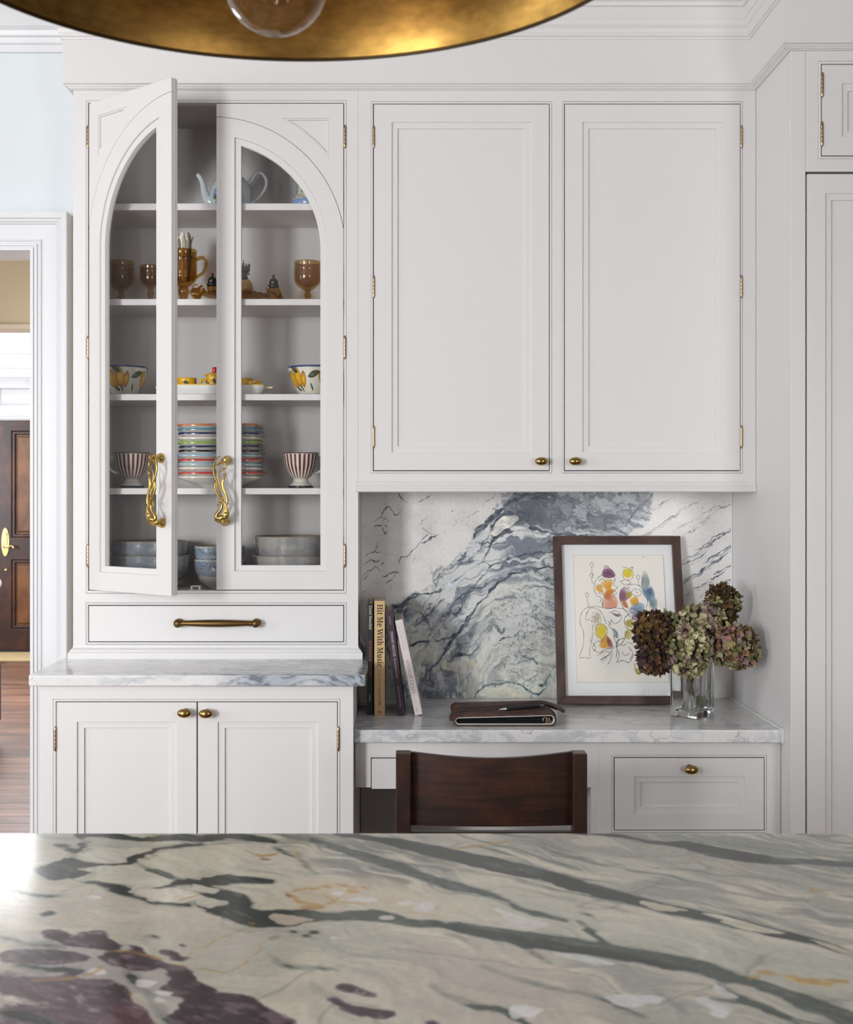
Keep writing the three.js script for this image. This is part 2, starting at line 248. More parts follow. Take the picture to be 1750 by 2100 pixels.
  const thread = layer(W, H, 1.5, (g) => {
    const R = (pts, c = 'rgba(188,144,78,.95)') => ribbon(g, to, pts, c), B = (pts, c) => blob(g, to, pts, c);
    for (const p of [[[525, 1896, .8], [460, 1922, 1.8], [420, 1942, 1.2], [385, 1957, 1]], [[545, 1895, 1.4], [540, 1935, 2], [520, 1962, 1.6], [475, 1990, 1.8]], [[350, 1974, 1], [430, 1985, 1.6], [475, 1992, 1.4]], [[610, 1712, 1.5], [600, 1735, 2], [620, 1760, 3], [612, 1780, 2]], [[290, 1880, 1], [288, 1905, 1.6], [276, 1928, 1.4]], [[345, 1854, 1], [395, 1840, 1], [420, 1835, .8]],
      [[930, 1742, 1.6], [980, 1735, 3], [1060, 1722, 2]], [[1425, 1752, 1], [1405, 1780, 1.4]], [[930, 1905, 1], [926, 1935, 2.4], [922, 1955, 1.4]], [[580, 1830, 1.5], [640, 1822, 3], [700, 1815, 4], [760, 1822, 2]], [[576, 1828, 1], [600, 1840, 3], [640, 1862, 4], [690, 1850, 2]], [[620, 1850, 2], [660, 1856, 3], [700, 1842, 2]], [[1530, 2005, 3], [1560, 1996, 6], [1600, 1998, 4], [1660, 2012, 6], [1740, 2015, 4]], [[60, 2010, 2], [150, 2005, 3], [200, 1985, 3]], [[190, 1950, 2], [260, 1953, 2], [340, 1965, 3]], [[250, 2030, 2], [290, 2055, 3]], [[1660, 1826, 3], [1690, 1828, 2]], [[500, 1745, 1], [540, 1755, 3], [570, 1750, 2]], [[660, 1835, 2], [700, 1850, 2], [760, 1855, 1]]]) R(p);
    B(ell(724, 1827, 16, 5, 0), 'rgba(200,146,70,.95)'); B(ell(628, 1862, 10, 4, 0), 'rgba(186,120,66,.9)'); B(ell(588, 1838, 8, 3, .6), 'rgba(120,74,52,.9)'); B(ell(545, 1762, 12, 3, 0), 'rgba(150,104,84,.8)'); B(ell(520, 1892, 8, 3, 0), 'rgba(190,130,60,.8)');
  });
  const s = [0, 0, 0, 0], ca = Math.cos(0.70), sa = Math.sin(0.70);
  const t = pixTex(W, H, (u, v) => {
    const x = ISL.x0 + u * (ISL.x1 - ISL.x0), z = ISL.z0 + v * (ISL.z1 - ISL.z0), a = x * ca + z * sa, b = -x * sa + z * ca, U = u * W, VV = v * H;
    const w1 = fbm(x * 5, z * 5, 3), w2 = fbm(x * 5 + 40, z * 5, 3), w3 = fbm(a * 18, b * 40, 3), w4 = fbm(a * 18 + 70, b * 40, 3), f = fbm(x * 110, z * 110, 2), m4 = fbm(a * 34, b * 80, 3);
    const n1 = fbm(a * 2.2 + w1 * .6, b * 16 + w2 * 2.5, 4), n2 = fbm(a * 7, b * 62 + w1 * 6, 4), n3 = fbm(x * 3.1 + 9, z * 3.1, 3), streakOn = sst(-.35, .35, x - (z - 2.204) * .5 + w1 * .4);
    let c = mix3([224, 216, 196], [196, 193, 177], sst(-.25, .4, n1 + n3 * .5));
    c = mix3(c, [226, 210, 194], sst(.05, .4, n3) * .45);
    const ns = fbm(a * 5, b * 32 + w1 * 3.5, 5), nd = fbm(a * 3.4 + 90, b * 38 + w2 * 3, 5);
    c = mix3(c, [150, 153, 143], sst(.0, .34, ns * .8 + n2 * .5) * (.25 + .75 * streakOn) * .8);
    c = mix3(c, [92, 100, 94], sst(.18, .42, nd + n2 * .3) * (.2 + .8 * streakOn) * .78); c = mix3(c, [104, 110, 104], sst(.2, .4, fbm(a * 6 + 17, b * 74 + w1 * 4, 3)) * (.12 + .88 * streakOn) * .5);
    sample(soft, W, H, U + w1 * 60 + w3 * 26, VV + w2 * 55 + w4 * 26, s); c = mix3(c, [s[0], s[1], s[2]], s[3] * sst(-.45, .25, n2 + n1 * .7 + .12) * .9);
    c = mix3(c, [238, 230, 210], sst(.18, .42, fbm(a * 4 + 40, b * 44 + w2 * 5, 3)) * .5 * (.35 + streakOn * .65));
    const k = ridge(x * 3.3 + w1 * .8, z * 3.3 + w2 * .8, 2), mk2 = sst(-.1, .3, n3);
    c = mix3(c, [92, 100, 94], sst(.6, 1, k) * .30 * mk2);
    const k2 = ridge(a * 3.2 + w1 + 11, b * 9 + w2, 2); c = mix3(c, [180, 142, 84], sst(.82, 1, k2) * .22 * (1 - mk2));
    const ed = w3 * .38 + m4 * .42 + f * .12;
    sample(purp, W, H, U + w1 * 10 + w3 * 8, VV + w2 * 10 + w4 * 8, s); if (s[3] > .02) { const A = sst(.36, .60, s[3] + ed * .9), inn = mix3([s[0], s[1], s[2]], [126, 104, 112], sst(-.05, .35, m4 + n2 * .5) * .7); c = mix3(c, mix3([150, 134, 138], inn, sst(.3, .75, s[3] + ed * .6)), A * .96); c = mix3(c, [196, 186, 178], sst(.26, .42, fbm(a * 22 + 5, b * 50 + w3 * 3, 3)) * A * .55 * (s[3] < .93 ? 1 : .35)); }
    sample(darkL, W, H, U + w1 * 9 + w3 * 9 + f * 3, VV + w2 * 9 + w4 * 9 + f * 3, s); if (s[3] > .02) { const A = sst(.30, .62, s[3] + ed * .85 + nd * .35), inn = mix3([s[0], s[1], s[2]], [112, 120, 112], sst(.06, .5, n2 + m4 * .6) * .5); c = mix3(c, inn, A * .93); c = mix3(c, [120, 128, 120], (1 - A) * sst(.04, .3, s[3]) * .4); }
    sample(pale, W, H, U + w1 * 12 + w3 * 14, VV + w2 * 12 + w4 * 14, s); if (s[3] > .02) c = mix3(c, [s[0] + n2 * 22, s[1] + n2 * 22, s[2] + n2 * 24], sst(.3, .75, s[3] + ed * 1.0) * .86);
    sample(thread, W, H, U + w1 * 9 + w3 * 7 + f * 3, VV + w2 * 9 + w4 * 7, s); if (s[3] > .02) c = mix3(c, [s[0], s[1], s[2]], s[3] * sst(-.3, .2, m4 + f * .4 + .12) * .8);
    return [c[0] + f * 14 + n2 * 9, c[1] + f * 14 + n2 * 9, c[2] + f * 14 + n2 * 8];
  });
  t.flipY = false; return t;
}

const BS = { x0: -0.14, x1: 1.02, y0: 0.75, y1: 1.41, d: 3.98 };
function splashTexture() {
  const W = 1624, H = 924, sx = W / (BS.x1 - BS.x0), sy = H / (BS.y1 - BS.y0);
  const to = (px, py) => [(X(px, BS.d) - BS.x0) * sx, (BS.y1 - Y(py, BS.d)) * sy];
  const mask = layer(W, H, 9, (g) => {   // r: how much of the grey swirl, g: how dark, b: how pale-green
    const B = (pts, c) => blob(g, to, pts, c); g.fillStyle = '#000'; g.fillRect(0, 0, W, H);     g.globalCompositeOperation = 'lighter';
    B([[1060, 985], [1330, 985], [1330, 1060], [1270, 1110], [1290, 1460], [830, 1460], [800, 1380], [790, 1300], [775, 1262], [830, 1232], [885, 1205], [885, 1180], [940, 1140], [975, 1095], [1020, 1040]], '#ff0000');
    B([[1085, 985], [1330, 985], [1300, 1050], [1240, 1090], [1120, 1090], [1060, 1075], [1030, 1090], [1000, 1110], [1030, 1060]], '#00d000');
    B([[790, 1262], [850, 1228], [900, 1250], [945, 1290], [940, 1320], [880, 1335], [820, 1300]], '#006000');
    B([[950, 1300], [980, 1270], [975, 1310], [940, 1360], [920, 1420], [880, 1450], [840, 1440], [870, 1380], [910, 1340]], '#009000');
    B([[1000, 1330], [1060, 1300], [1140, 1280], [1160, 1440], [1000, 1440], [940, 1440], [950, 1390]], '#0000ff'); B([[820, 1300], [900, 1320], [890, 1370], [830, 1400]], '#0000b0');
    B([[900, 1330], [960, 1280], [1000, 1220], [1060, 1180], [1100, 1200], [1020, 1280], [980, 1350], [920, 1400]], '#000090');
  });
  const speck = layer(W, H, 18, (g) => { const B = (pts) => blob(g, to, pts, '#fff'); B(ell(1075, 1275, 70, 60, .4)); B(ell(1060, 1340, 40, 30, .4)); B(ell(905, 1175, 28, 44, .5)); B(ell(900, 1290, 46, 30, .2)); B(ell(1120, 1200, 40, 30, 0)); });
  const lines = layer(W, H, 1.2, (g) => {
    const R = (pts, c) => ribbon(g, to, pts, c), B = (pts, c) => blob(g, to, pts, c), ink = 'rgba(84,91,103,.9)', gr = 'rgba(122,128,138,.75)', wi = 'rgba(104,108,120,.85)';
    // thin angular veins over the white end
    const T = (p, k = .5) => R(p.map(([a, b, w]) => [a, b, w * k]), wi);
    for (const p of [[[745, 1140, 1], [768, 1128, 3], [780, 1112, 2.5], [783, 1096, 2], [780, 1085, 2]], [[765, 1075, 1.5], [778, 1062, 3], [792, 1048, 3], [800, 1042, 3], [810, 1056, 3], [825, 1047, 1]], [[796, 1044, 2], [790, 1062, 3], [786, 1078, 3], [798, 1088, 2], [792, 1096, 2], [780, 1086, 2]], [[778, 1060, 2], [790, 1066, 2], [800, 1072, 2]], [[768, 1082, 3], [782, 1082, 3]],
      [[743, 1160, 2], [756, 1150, 2], [770, 1152, 3], [782, 1146, 2], [780, 1132, 2], [768, 1128, 2]], [[743, 1185, 2], [760, 1170, 2], [772, 1162, 3], [778, 1172, 2], [782, 1158, 2], [792, 1150, 2]], [[745, 1192, 3], [756, 1182, 2]], [[815, 1170, 2], [822, 1146, 4], [840, 1138, 3], [852, 1124, 3], [868, 1108, 3], [878, 1100, 3], [880, 1092, 3], [868, 1078, 2], [868, 1068, 2], [880, 1056, 1]], [[862, 1120, 3], [876, 1112, 3], [890, 1104, 5], [898, 1096, 3]], [[845, 1158, 2], [852, 1146, 3], [846, 1142, 1]], [[868, 1070, 2], [852, 1078, 1]], [[882, 1092, 2], [900, 1094, 1], [932, 1078, .8], [938, 1072, 2]], [[938, 1074, 3], [936, 1066, 1], [941, 1050, 2]],
      [[786, 1182, 3], [800, 1176, 4], [818, 1174, 2]], [[794, 1194, 3], [806, 1186, 4], [812, 1176, 2]], [[778, 1218, 1], [786, 1203, 1]], [[935, 1026, 2], [932, 1042, 1], [924, 1052, 2]], [[972, 1036, 2], [976, 1046, 2]], [[815, 1012, 2], [822, 1022, 3], [836, 1032, 1], [845, 1018, 0.6]], [[850, 1030, 1], [872, 1022, 1.4], [890, 1014, 1]], [[880, 1080, 1], [898, 1062, 1]], [[960, 1062, 1.4], [975, 1052, 2], [985, 1044, 1]], [[744, 1086, 1], [752, 1082, .8]], [[948, 1012, 1], [940, 1022, 1]], [[1016, 1016, 2], [1000, 1030, 1.4], [988, 1040, 1]]]) T(p);
    // veins of the swirl
    for (const p of [[[1085, 1012, 2], [1050, 1030, 4], [1022, 1052, 5], [1000, 1072, 6], [978, 1092, 6], [972, 1104, 4]], [[1062, 1056, 4], [1040, 1052, 2], [1020, 1066, 3], [1008, 1082, 4], [1000, 1100, 4], [975, 1120, 3], [955, 1135, 2], [938, 1150, 2]], [[1062, 1080, 4], [1035, 1090, 5], [1012, 1108, 6], [1004, 1128, 5], [990, 1150, 3], [955, 1174, 2], [925, 1196, 1.4]], [[1062, 1058, 8], [1090, 1062, 10], [1085, 1078, 6], [1110, 1090, 3], [1145, 1096, 2], [1180, 1100, 3]],
      [[1140, 1166, 1.5], [1085, 1172, 2.5], [1040, 1184, 3.5], [1010, 1210, 4], [985, 1240, 3], [968, 1262, 5], [950, 1285, 6], [920, 1322, 6], [905, 1352, 4], [880, 1380, 3]], [[800, 1246, 5], [822, 1244, 5], [840, 1230, 3], [862, 1222, 2], [890, 1218, 2], [905, 1208, 3]], [[815, 1258, 5], [835, 1252, 2], [862, 1262, 2], [876, 1275, 3], [884, 1290, 1.5]], [[946, 1220, 2], [952, 1240, 3], [940, 1256, 3], [915, 1258, 1]], [[838, 1330, 2], [866, 1316, 2], [890, 1314, 2], [930, 1302, 3], [950, 1290, 3]], [[945, 1350, 3], [942, 1380, 3], [940, 1400, 2]], [[925, 1345, 3], [945, 1342, 4], [965, 1340, 2], [985, 1330, 1]],
      [[1140, 1130, 2], [1100, 1136, 2], [1050, 1146, 2], [1005, 1166, 2]], [[1340, 1012, 3], [1310, 1045, 5], [1280, 1075, 4]], [[1010, 1160, 1], [985, 1190, 2], [962, 1214, 2], [930, 1232, 1]], [[1080, 1262, 1], [1060, 1300, 1.2], [1028, 1316, 1]]]) R(p, ink);
    const tl = 'rgba(82,108,114,.9)';
    for (const p of [[[975, 1432, 3], [990, 1410, 3], [1020, 1401, 2.4], [1055, 1400, 2], [1080, 1412, 2.4], [1105, 1424, 2.4], [1118, 1412, 2]], [[1060, 1348, .8], [1085, 1350, 1.2], [1105, 1362, 1.6], [1100, 1380, 1.4], [1080, 1395, .8]], [[1108, 1404, 3], [1118, 1400, 4], [1122, 1394, 3], [1140, 1362, 1]], [[1075, 1262, .6], [1100, 1268, 1], [1118, 1284, 1], [1138, 1290, .8]], [[1060, 1176, .7], [1100, 1174, 1], [1120, 1186, 1], [1138, 1200, .7]], [[1010, 1392, .6], [1040, 1396, .8], [1060, 1394, .6]]]) R(p, tl);
    B([[1008, 1090], [1017, 1072], [1034, 1060], [1056, 1055], [1063, 1061], [1052, 1074], [1034, 1086], [1016, 1099]], 'rgba(238,233,224,1)'); B([[988, 1102], [998, 1082], [1006, 1076], [1004, 1094], [992, 1106]], 'rgba(226,226,230,.95)'); B(ell(1062, 1083, 17, 4, .1), 'rgba(230,228,224,.95)');
    B([[955, 1138], [970, 1118], [986, 1116], [972, 1140], [950, 1150]], 'rgba(222,224,230,.95)'); B([[944, 1150], [975, 1122], [986, 1116], [960, 1146]], 'rgba(216,220,226,.9)'); B([[925, 1200], [955, 1172], [990, 1140], [996, 1124], [1000, 1134], [970, 1170]], 'rgba(214,216,220,.85)'); B([[920, 1198], [940, 1190], [930, 1204]], 'rgba(222,224,236,.9)');
    B(ell(1042, 1428, 46, 18, .1), 'rgba(216,215,198,.95)'); B(ell(1102, 1412, 10, 9, .3), 'rgba(220,221,206,.95)'); B(ell(922, 1366, 17, 9, .3), 'rgba(214,210,192,.9)'); B(ell(966, 1362, 10, 11, .3), 'rgba(208,204,186,.9)'); B(ell(850, 1250, 16, 14, .3), 'rgba(164,166,164,.8)'); B(ell(870, 1350, 22, 14, -.7), 'rgba(190,190,178,.7)'); B(ell(888, 1316, 6, 5), 'rgba(210,208,196,.8)'); B(ell(818, 1238, 8, 3, -.4), 'rgba(196,200,202,.9)');
    // slanting broken streaks at the other white end
    for (const [x, y, l, w, o] of [[1420, 1180, 40, 3, 0], [1450, 1160, 50, 4, 0], [1480, 1130, 40, 4, 0], [1440, 1125, 50, 3, 0], [1470, 1100, 50, 3, 0], [1490, 1085, 30, 2, 0], [1425, 1145, 30, 3, 0], [1482, 1165, 22, 5, 0], [1455, 1190, 30, 3, 0], [1485, 1195, 18, 5, 0], [1420, 1212, 24, 2, 0], [1400, 1100, 50, 2, 1], [1430, 1060, 60, 2, 1], [1470, 1050, 60, 2, 1], [1400, 1045, 50, 2, 1], [1360, 1070, 50, 3, 1], [1490, 1030, 40, 2, 1], [1345, 1040, 40, 3, 1], [1455, 1215, 20, 3, 0], [1475, 1225, 20, 2, 0]])
      R([[x - l, y + l * .62, w * .15], [x - l * .3, y + l * .24, w * .5], [x, y, w * .25], [x + l * .35, y - l * .16, w * .5], [x + l, y - l * .6, w * .1]], o ? gr : wi), R([[x - l * .9, y + l * .5 + 9, w * .1], [x - l * .2, y + l * .1 + 8, w * .3], [x + l * .7, y - l * .5 + 9, w * .1]], gr);
  });
  const s = [0, 0, 0, 0], q = [0, 0, 0, 0], z = [0, 0, 0, 0], cx = X(1085, BS.d), cy = Y(1420, BS.d);
  return pixTex(W, H, (u, v) => {
    const x = BS.x0 + u * (BS.x1 - BS.x0), y = BS.y0 + v * (BS.y1 - BS.y0), row = (1 - v) * H;
    const w1 = fbm(x * 9, y * 9, 4), w2 = fbm(x * 9 + 50, y * 9 + 20, 4), f = fbm(x * 120, y * 120, 3), w3 = fbm(x * 34, y * 34, 3), w4 = fbm(x * 34 + 9, y * 34 + 77, 3);
    sample(mask, W, H, u * W + w1 * 40 + w3 * 26, row + w2 * 40 + w4 * 26, s); const m = sst(.25, .75, s[0] / 255 + w3 * .5), dk = s[1] / 255, pg = s[2] / 255; sample(speck, W, H, u * W, row, z);
    const dx = x - cx + w1 * .045, dy = y - cy + w2 * .045, r = Math.hypot(dx, dy), th = Math.atan2(dy, dx);
    const n1 = fbm(r * 30 + w3 * .5, th * 1.5 + r * 3 + w1 * .6, 5), n2 = fbm(r * 105 + w3 * 1.2, th * 4.5 + w4 * .5, 4), sp = fbm(x * 60 + n1 * 2, y * 60, 4), big = fbm(x * 7 + 3, y * 7 + 8, 3);
    let c = mix3([238, 235, 232], [224, 220, 217], sst(-.3, .4, w1));
    let gcol = mix3([224, 226, 224], [126, 133, 145], sst(-.30, .34, n1 * .8 + n2 * .55 + big * .5 - .06));
    gcol = mix3(gcol, mix3([224, 223, 209], [186, 189, 184], sst(-.3, .45, n1 * .7 + n2 * .6)), pg * .8);
    const sk = z[3]; gcol = mix3(gcol, mix3([196, 199, 196], [92, 97, 106], sst(.04, .34, fbm(x * 95 + n1 * 3, y * 95 + w3, 4) + n1 * .35)), sk * .5);
    if (dk > .02) { const [a, b, id] = worley(x * 13 + w3 * .9 + y * 5, y * 20 + w4 * .9 + w1), e = sst(-.04, .34, b - a + w4 * .25 + (id - .5) * .3), cell = mix3([108, 114, 124], [190, 192, 197], id); gcol = mix3(gcol, mix3([74, 80, 91], mix3(cell, [98, 104, 114], sst(-.02, .34, n2 * .8 + sp * .7) * .55), e), sst(.15, .8, dk + w3 * .25) * .78); }
    const fl = fbm(r * 62 + w3 * .9 + 30, th * 2.2 + w4 * .4, 4); gcol = mix3(gcol, [84, 91, 103], sst(.2, .36, fl + n1 * .15) * .7 * (1 - pg * .5)); gcol = mix3(gcol, [234, 234, 230], sst(.22, .4, -fl + n2 * .2) * .55);
    gcol = mix3(gcol, [72, 79, 90], sst(.62, .98, ridge(r * 10 + w1 * .8, th * .7 + w2 * .7, 2)) * .42 * (1 - pg * .9));
    c = mix3(c, gcol, m);
    const k = ridge(x * 6 + y * 2 + w1 * 1.2, y * 6 - x * 2 + w2 * 1.2, 2); c = mix3(c, [128, 130, 138], sst(.78, 1, k) * .4 * (1 - m) * sst(-.1, .3, w3 + w1));
    sample(lines, W, H, u * W + w1 * 16 + w3 * 13 + f * 1.6, row + w2 * 16 + w4 * 13 + f * 1.6, q);
    if (q[3] > .02) c = mix3(c, [q[0] + sp * 30, q[1] + sp * 30, q[2] + sp * 30], sst(.2, .75, q[3] + sp * .5 + n2 * .25) * (.62 + .5 * sst(-.2, .3, w3 + n2 * .4)) );
    return [c[0] + f * 9, c[1] + f * 9, c[2] + f * 9];
  });
}
// pale counter marble, 1.2 m wide: grey share rises along u by the given function
function counterTexture(W, H, wm, hm, grey, rust, sd) {
  return pixTex(W, H, (u, v) => {
    const x = u * wm + sd, y = v * hm, w1 = fbm(x * 6, y * 9, 4), w2 = fbm(x * 6 + 30, y * 9 + 8, 4), f = fbm(x * 120, y * 120, 2);
    const n = fbm(x * 7 + w1 * 2, y * 30 + w2 * 3, 5), n2 = fbm(x * 22 + y * 20 + w1 * 3, y * 60 + w2 * 3, 4), g = grey(u, v, w1);
    let c = mix3([230, 229, 228], [206, 207, 209], sst(-.1, .45, n));
    c = mix3(c, mix3([166, 173, 182], [84, 93, 106], sst(-.2, .35, n2 + n * .5)), g);
    const k = ridge(x * 4 + w1 * .9, y * 6 + w2 * .9 + x * 2, 2); c = mix3(c, rust ? [124, 112, 112] : [140, 144, 152], sst(.62, 1, k) * (rust ? .42 : .3) * sst(-.25, .2, w2));
    const k2 = ridge(x * 9 + w2 * .9, y * 24 + w1 * .8, 2); c = mix3(c, [134, 138, 146], sst(.6, 1, k2) * .4 * sst(-.1, .3, n));
    return [c[0] + f * 7, c[1] + f * 7, c[2] + f * 7];
  });
}
function woodTexture(c0, c1, c2, rings = 60, W = 512, H = 1024) {   // grain along v
  return pixTex(W, H, (u, v) => {
    const w = fbm(u * 3, v * 1.2, 3), n = fbm(u * rings * .25 + w * 3, v * 2.4, 4), f = fbm(u * 140, v * 9, 3), b = fbm(u * 5 + w, v * 1.6, 3);
    let c = mix3(c0, c1, sst(-.35, .35, n)); c = mix3(c, c2, sst(0, .45, b) * .7);
    return [c[0] + f * 16, c[1] + f * 13, c[2] + f * 11];
  });
}
const fine = pixTex(512, 512, (u, v) => { const n = 128 + 60 * (Math.sin(0) + fbm(u * 64, v * 64, 4)) * 2; return [n, n, n]; }, false);

const M = {};
M.cabinet = std(lin(0.735, 0.715, 0.705), 0.42);
M.cabinetInShade = std(lin(0.55, 0.525, 0.51), 0.5);  // cabinet paint made darker, interior shade put into the colour
M.trimWhite = std(lin(0.70, 0.70, 0.712), 0.4);
M.wallBlue = std(lin(0.70, 0.74, 0.76), 0.75);
M.wallPlain = std(lin(0.22, 0.225, 0.23), 0.8);
M.ceiling = std(lin(0.55, 0.55, 0.55), 0.85);
M.beige = std(lin(0.58, 0.475, 0.325), 0.8);
M.caulk = std(lin(0.83, 0.82, 0.80), 0.5);
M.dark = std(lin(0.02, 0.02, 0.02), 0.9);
const brassMap = pixTex(512, 512, (u, v) => { const n = fbm(u * 9, v * 9, 5), p = fbm(u * 60, v * 60, 3), k = 1 + n * .35 + p * .18; return [205 * k, 160 * k, 78 * k]; });
const brassRough = pixTex(512, 512, (u, v) => { const n = 140 + 90 * fbm(u * 14 + 5, v * 14, 4); return [n, n, n]; }, false);
M.goldLeaf = phys(0xffffff, 0.36, { metalness: 1, map: pixTex(1024, 512, (u, v) => { const n = fbm(u * 26, v * 9, 5), p = fbm(u * 130, v * 46, 3), k = 1 + n * .3 + p * .16; return [160 * k, 123 * k, 64 * k]; }) });
M.bronze = std(lin(0.09, 0.06, 0.03), 0.45, { metalness: 1 });
M.brass = std(lin(0.42, 0.275, 0.095), 0.34, { metalness: 1, roughnessMap: brassRough });
M.brassBright = std(lin(0.52, 0.36, 0.11), 0.3, { metalness: 1 });
M.brassPolished = std(lin(0.85, 0.66, 0.30), 0.2, { metalness: 1 });
M.brassAged = std(0xffffff, 0.42, { metalness: 1, map: pixTex(512, 256, (u, v) => { const n = fbm(u * 40, v * 20, 4), k = 1 + n * .9; return [116 * k, 90 * k, 56 * k]; }) });
M.hinge = std(lin(0.46, 0.34, 0.23), 0.32, { metalness: 1 });
M.pane = phys(0xffffff, 0.0, { transmission: 1, thickness: 0, ior: 1.5 });
M.glass = phys(lin(0.97, 0.985, 0.98), 0.0, { transmission: 1, thickness: 0.01, ior: 1.5 });
M.amber = phys(lin(0.76, 0.59, 0.30), 0.0, { transmission: 1, thickness: 0, ior: 1.5 });
M.amberDark = phys(lin(0.70, 0.52, 0.27), 0.0, { transmission: 1, thickness: 0, ior: 1.5 });
// ------------------------------------------------------------------ the room
const DU = 3.715, DB = 3.41, DT = 3.385, DC = 3.385, DD = 3.442;      // distances: upper doors, base doors, tall doors, counter edge, desk edge
const CEIL = 2.95, ROOM = { x0: -4.2, x1: 3.2, z1: 6.6 }, HALLZ = -1.7, FOYER = BACK - 11.46;
const wallBox = (a, b, c, d, e, f) => bx(a, b, c, d, e, f, 0);
const floorWood = woodTexture([104, 72, 54], [146, 108, 86], [78, 54, 46], 40, 512, 512);
M.floorWood = std(0xffffff, 0.33, { map: floorWood });
struct('floor', uvMetres(wallBox(ROOM.x0 - .15, ROOM.x1 + .15, -.1, 0, 0, ROOM.z1 + .15)), M.floorWood);
struct('ceiling', wallBox(ROOM.x0 - .15, ROOM.x1 + .15, CEIL, CEIL + .1, -.12, ROOM.z1 + .15), M.ceiling);
const opening = { x0: -2.05, x1: X(60, 3.94), y1: Y(512, 3.94) };
{ const w = new THREE.Shape([[ROOM.x0 - .15, 0], [opening.x0 - .015, 0], [opening.x0 - .015, opening.y1 + .015], [opening.x1 + .015, opening.y1 + .015], [opening.x1 + .015, 0], [ROOM.x1 + .15, 0], [ROOM.x1 + .15, CEIL], [ROOM.x0 - .15, CEIL]].map((p) => new THREE.Vector2(...p)));
  struct('wall_back', extrude(w, -.12, 0, 0), M.wallBlue); }
struct('wall_right', wallBox(ROOM.x1, ROOM.x1 + .15, 0, CEIL, 0, ROOM.z1), M.wallPlain);
{ const s = rectShape([ROOM.x0 - .15, ROOM.x1 + .15, 0, CEIL]); for (const h of [[-3.9, -3.0, .82, 2.42], [-2.3, -1.8, .822, 2.418], [1.85, 2.85, .824, 2.416]]) s.holes.push(rectShape(h, THREE.Path));
  const g = extrude(s, 0, .15, 0); g.translate(0, 0, ROOM.z1); struct('wall_front', g, M.wallPlain); }
{ const s = rectShape([-ROOM.z1, 0, 0, CEIL]); s.holes.push(rectShape([-3.5, -1.7, .87, 2.37], THREE.Path)); const g = extrude(s, 0, .15, 0); g.rotateY(Math.PI / 2); g.translate(ROOM.x0 - .15, 0, 0); struct('wall_left', g, M.wallPlain); }
function windowUnit(cx, cy, cz, w, h, turn, cols = 2, rows = 2) {
  const g = new THREE.Group(); g.name = numbered('window'); g.userData.kind = 'structure'; g.position.set(cx, cy, cz); g.rotation.y = turn; scene.add(g);
  const o = [-w / 2 - .09, w / 2 + .09, -h / 2 - .09, h / 2 + .09], i = [-w / 2 + .005, w / 2 - .005, -h / 2 + .005, h / 2 - .005];
  part(g, 'window_casing', ring(o, [inset(i, .0)], .076, .1, .004), M.trimWhite);
  part(g, 'window_sash', ring(inset(i, -.004), [inset(i, .05)], -.03, .01, .004), M.trimWhite);
  for (let k = 1; k < cols; k++) { const x = -w / 2 + w * k / cols; part(g, 'mullion', bx(x - .016, x + .016, -h / 2 + .05, h / 2 - .05, -.025, .008, .003), M.trimWhite); }
  for (let k = 1; k < rows; k++) { const y = -h / 2 + h * k / rows; part(g, 'mullion', bx(-w / 2 + .05, w / 2 - .05, y - .016, y + .016, -.024, .007, .003), M.trimWhite); }
  part(g, 'window_pane', bx(-w / 2 + .045, w / 2 - .045, -h / 2 + .045, h / 2 - .045, -.012, -.009, 0), M.pane);
}
windowUnit(-3.45, 1.62, 6.675, .9, 1.6, Math.PI, 1); windowUnit(-2.05, 1.62, 6.675, .5, 1.6, Math.PI, 1); windowUnit(2.35, 1.62, 6.675, 1.0, 1.6, Math.PI); windowUnit(-4.275, 1.62, 2.6, 1.8, 1.5, Math.PI / 2);

// crown of the plain wall over the doorway
struct('trim_1', molding([[0, 2.731], [.012, 2.731], [.014, 2.752], [.02, 2.756], [.022, 2.772], [.03, 2.776], [.034, 2.79], [.045, 2.80], [.06, 2.828], [.085, 2.862], [.105, 2.874], [.11, 2.90], [.125, 2.905], [.13, CEIL], [0, CEIL]],
  [[-.99, 0], [ROOM.x0, 0]].reverse(), (a, b, u) => [a, u, b], .3), M.trimWhite);
// cased opening
{ const prof = [[0, .0], [0, .052], [.009, .052], [.0095, .047], [.013, .047], [.0135, .052], [.02, .052], [.022, .046], [.027, .046], [.029, .050], [.032, .050], [.034, .044], [.078, .044], [.081, .050], [.084, .051], [.087, .056], [.093, .058], [.096, .064], [.113, .064], [.113, 0]];
  const p = [[opening.x1, 0], [opening.x1, opening.y1], [opening.x0, opening.y1], [opening.x0, 0]];
  struct('trim_2', molding(prof.map(([o, h]) => [-o, h]), p, (a, b, u) => [a, b, u], .25), M.trimWhite); }
{ const t = .015, d0 = -.12; struct('trim_3', [bx(opening.x1, opening.x1 + t, 0, opening.y1 + t, d0, 0, 0), bx(opening.x0 - t, opening.x0, 0, opening.y1 + t, d0, 0, 0), bx(opening.x0, opening.x1, opening.y1, opening.y1 + t, d0, 0, 0)], M.trimWhite); struct('trim_10', bx(opening.x1 + .1132, opening.x1 + .1155, 0, opening.y1 + .1132, .001, .062, .0004), std(lin(.60, .57, .49), .6)); }

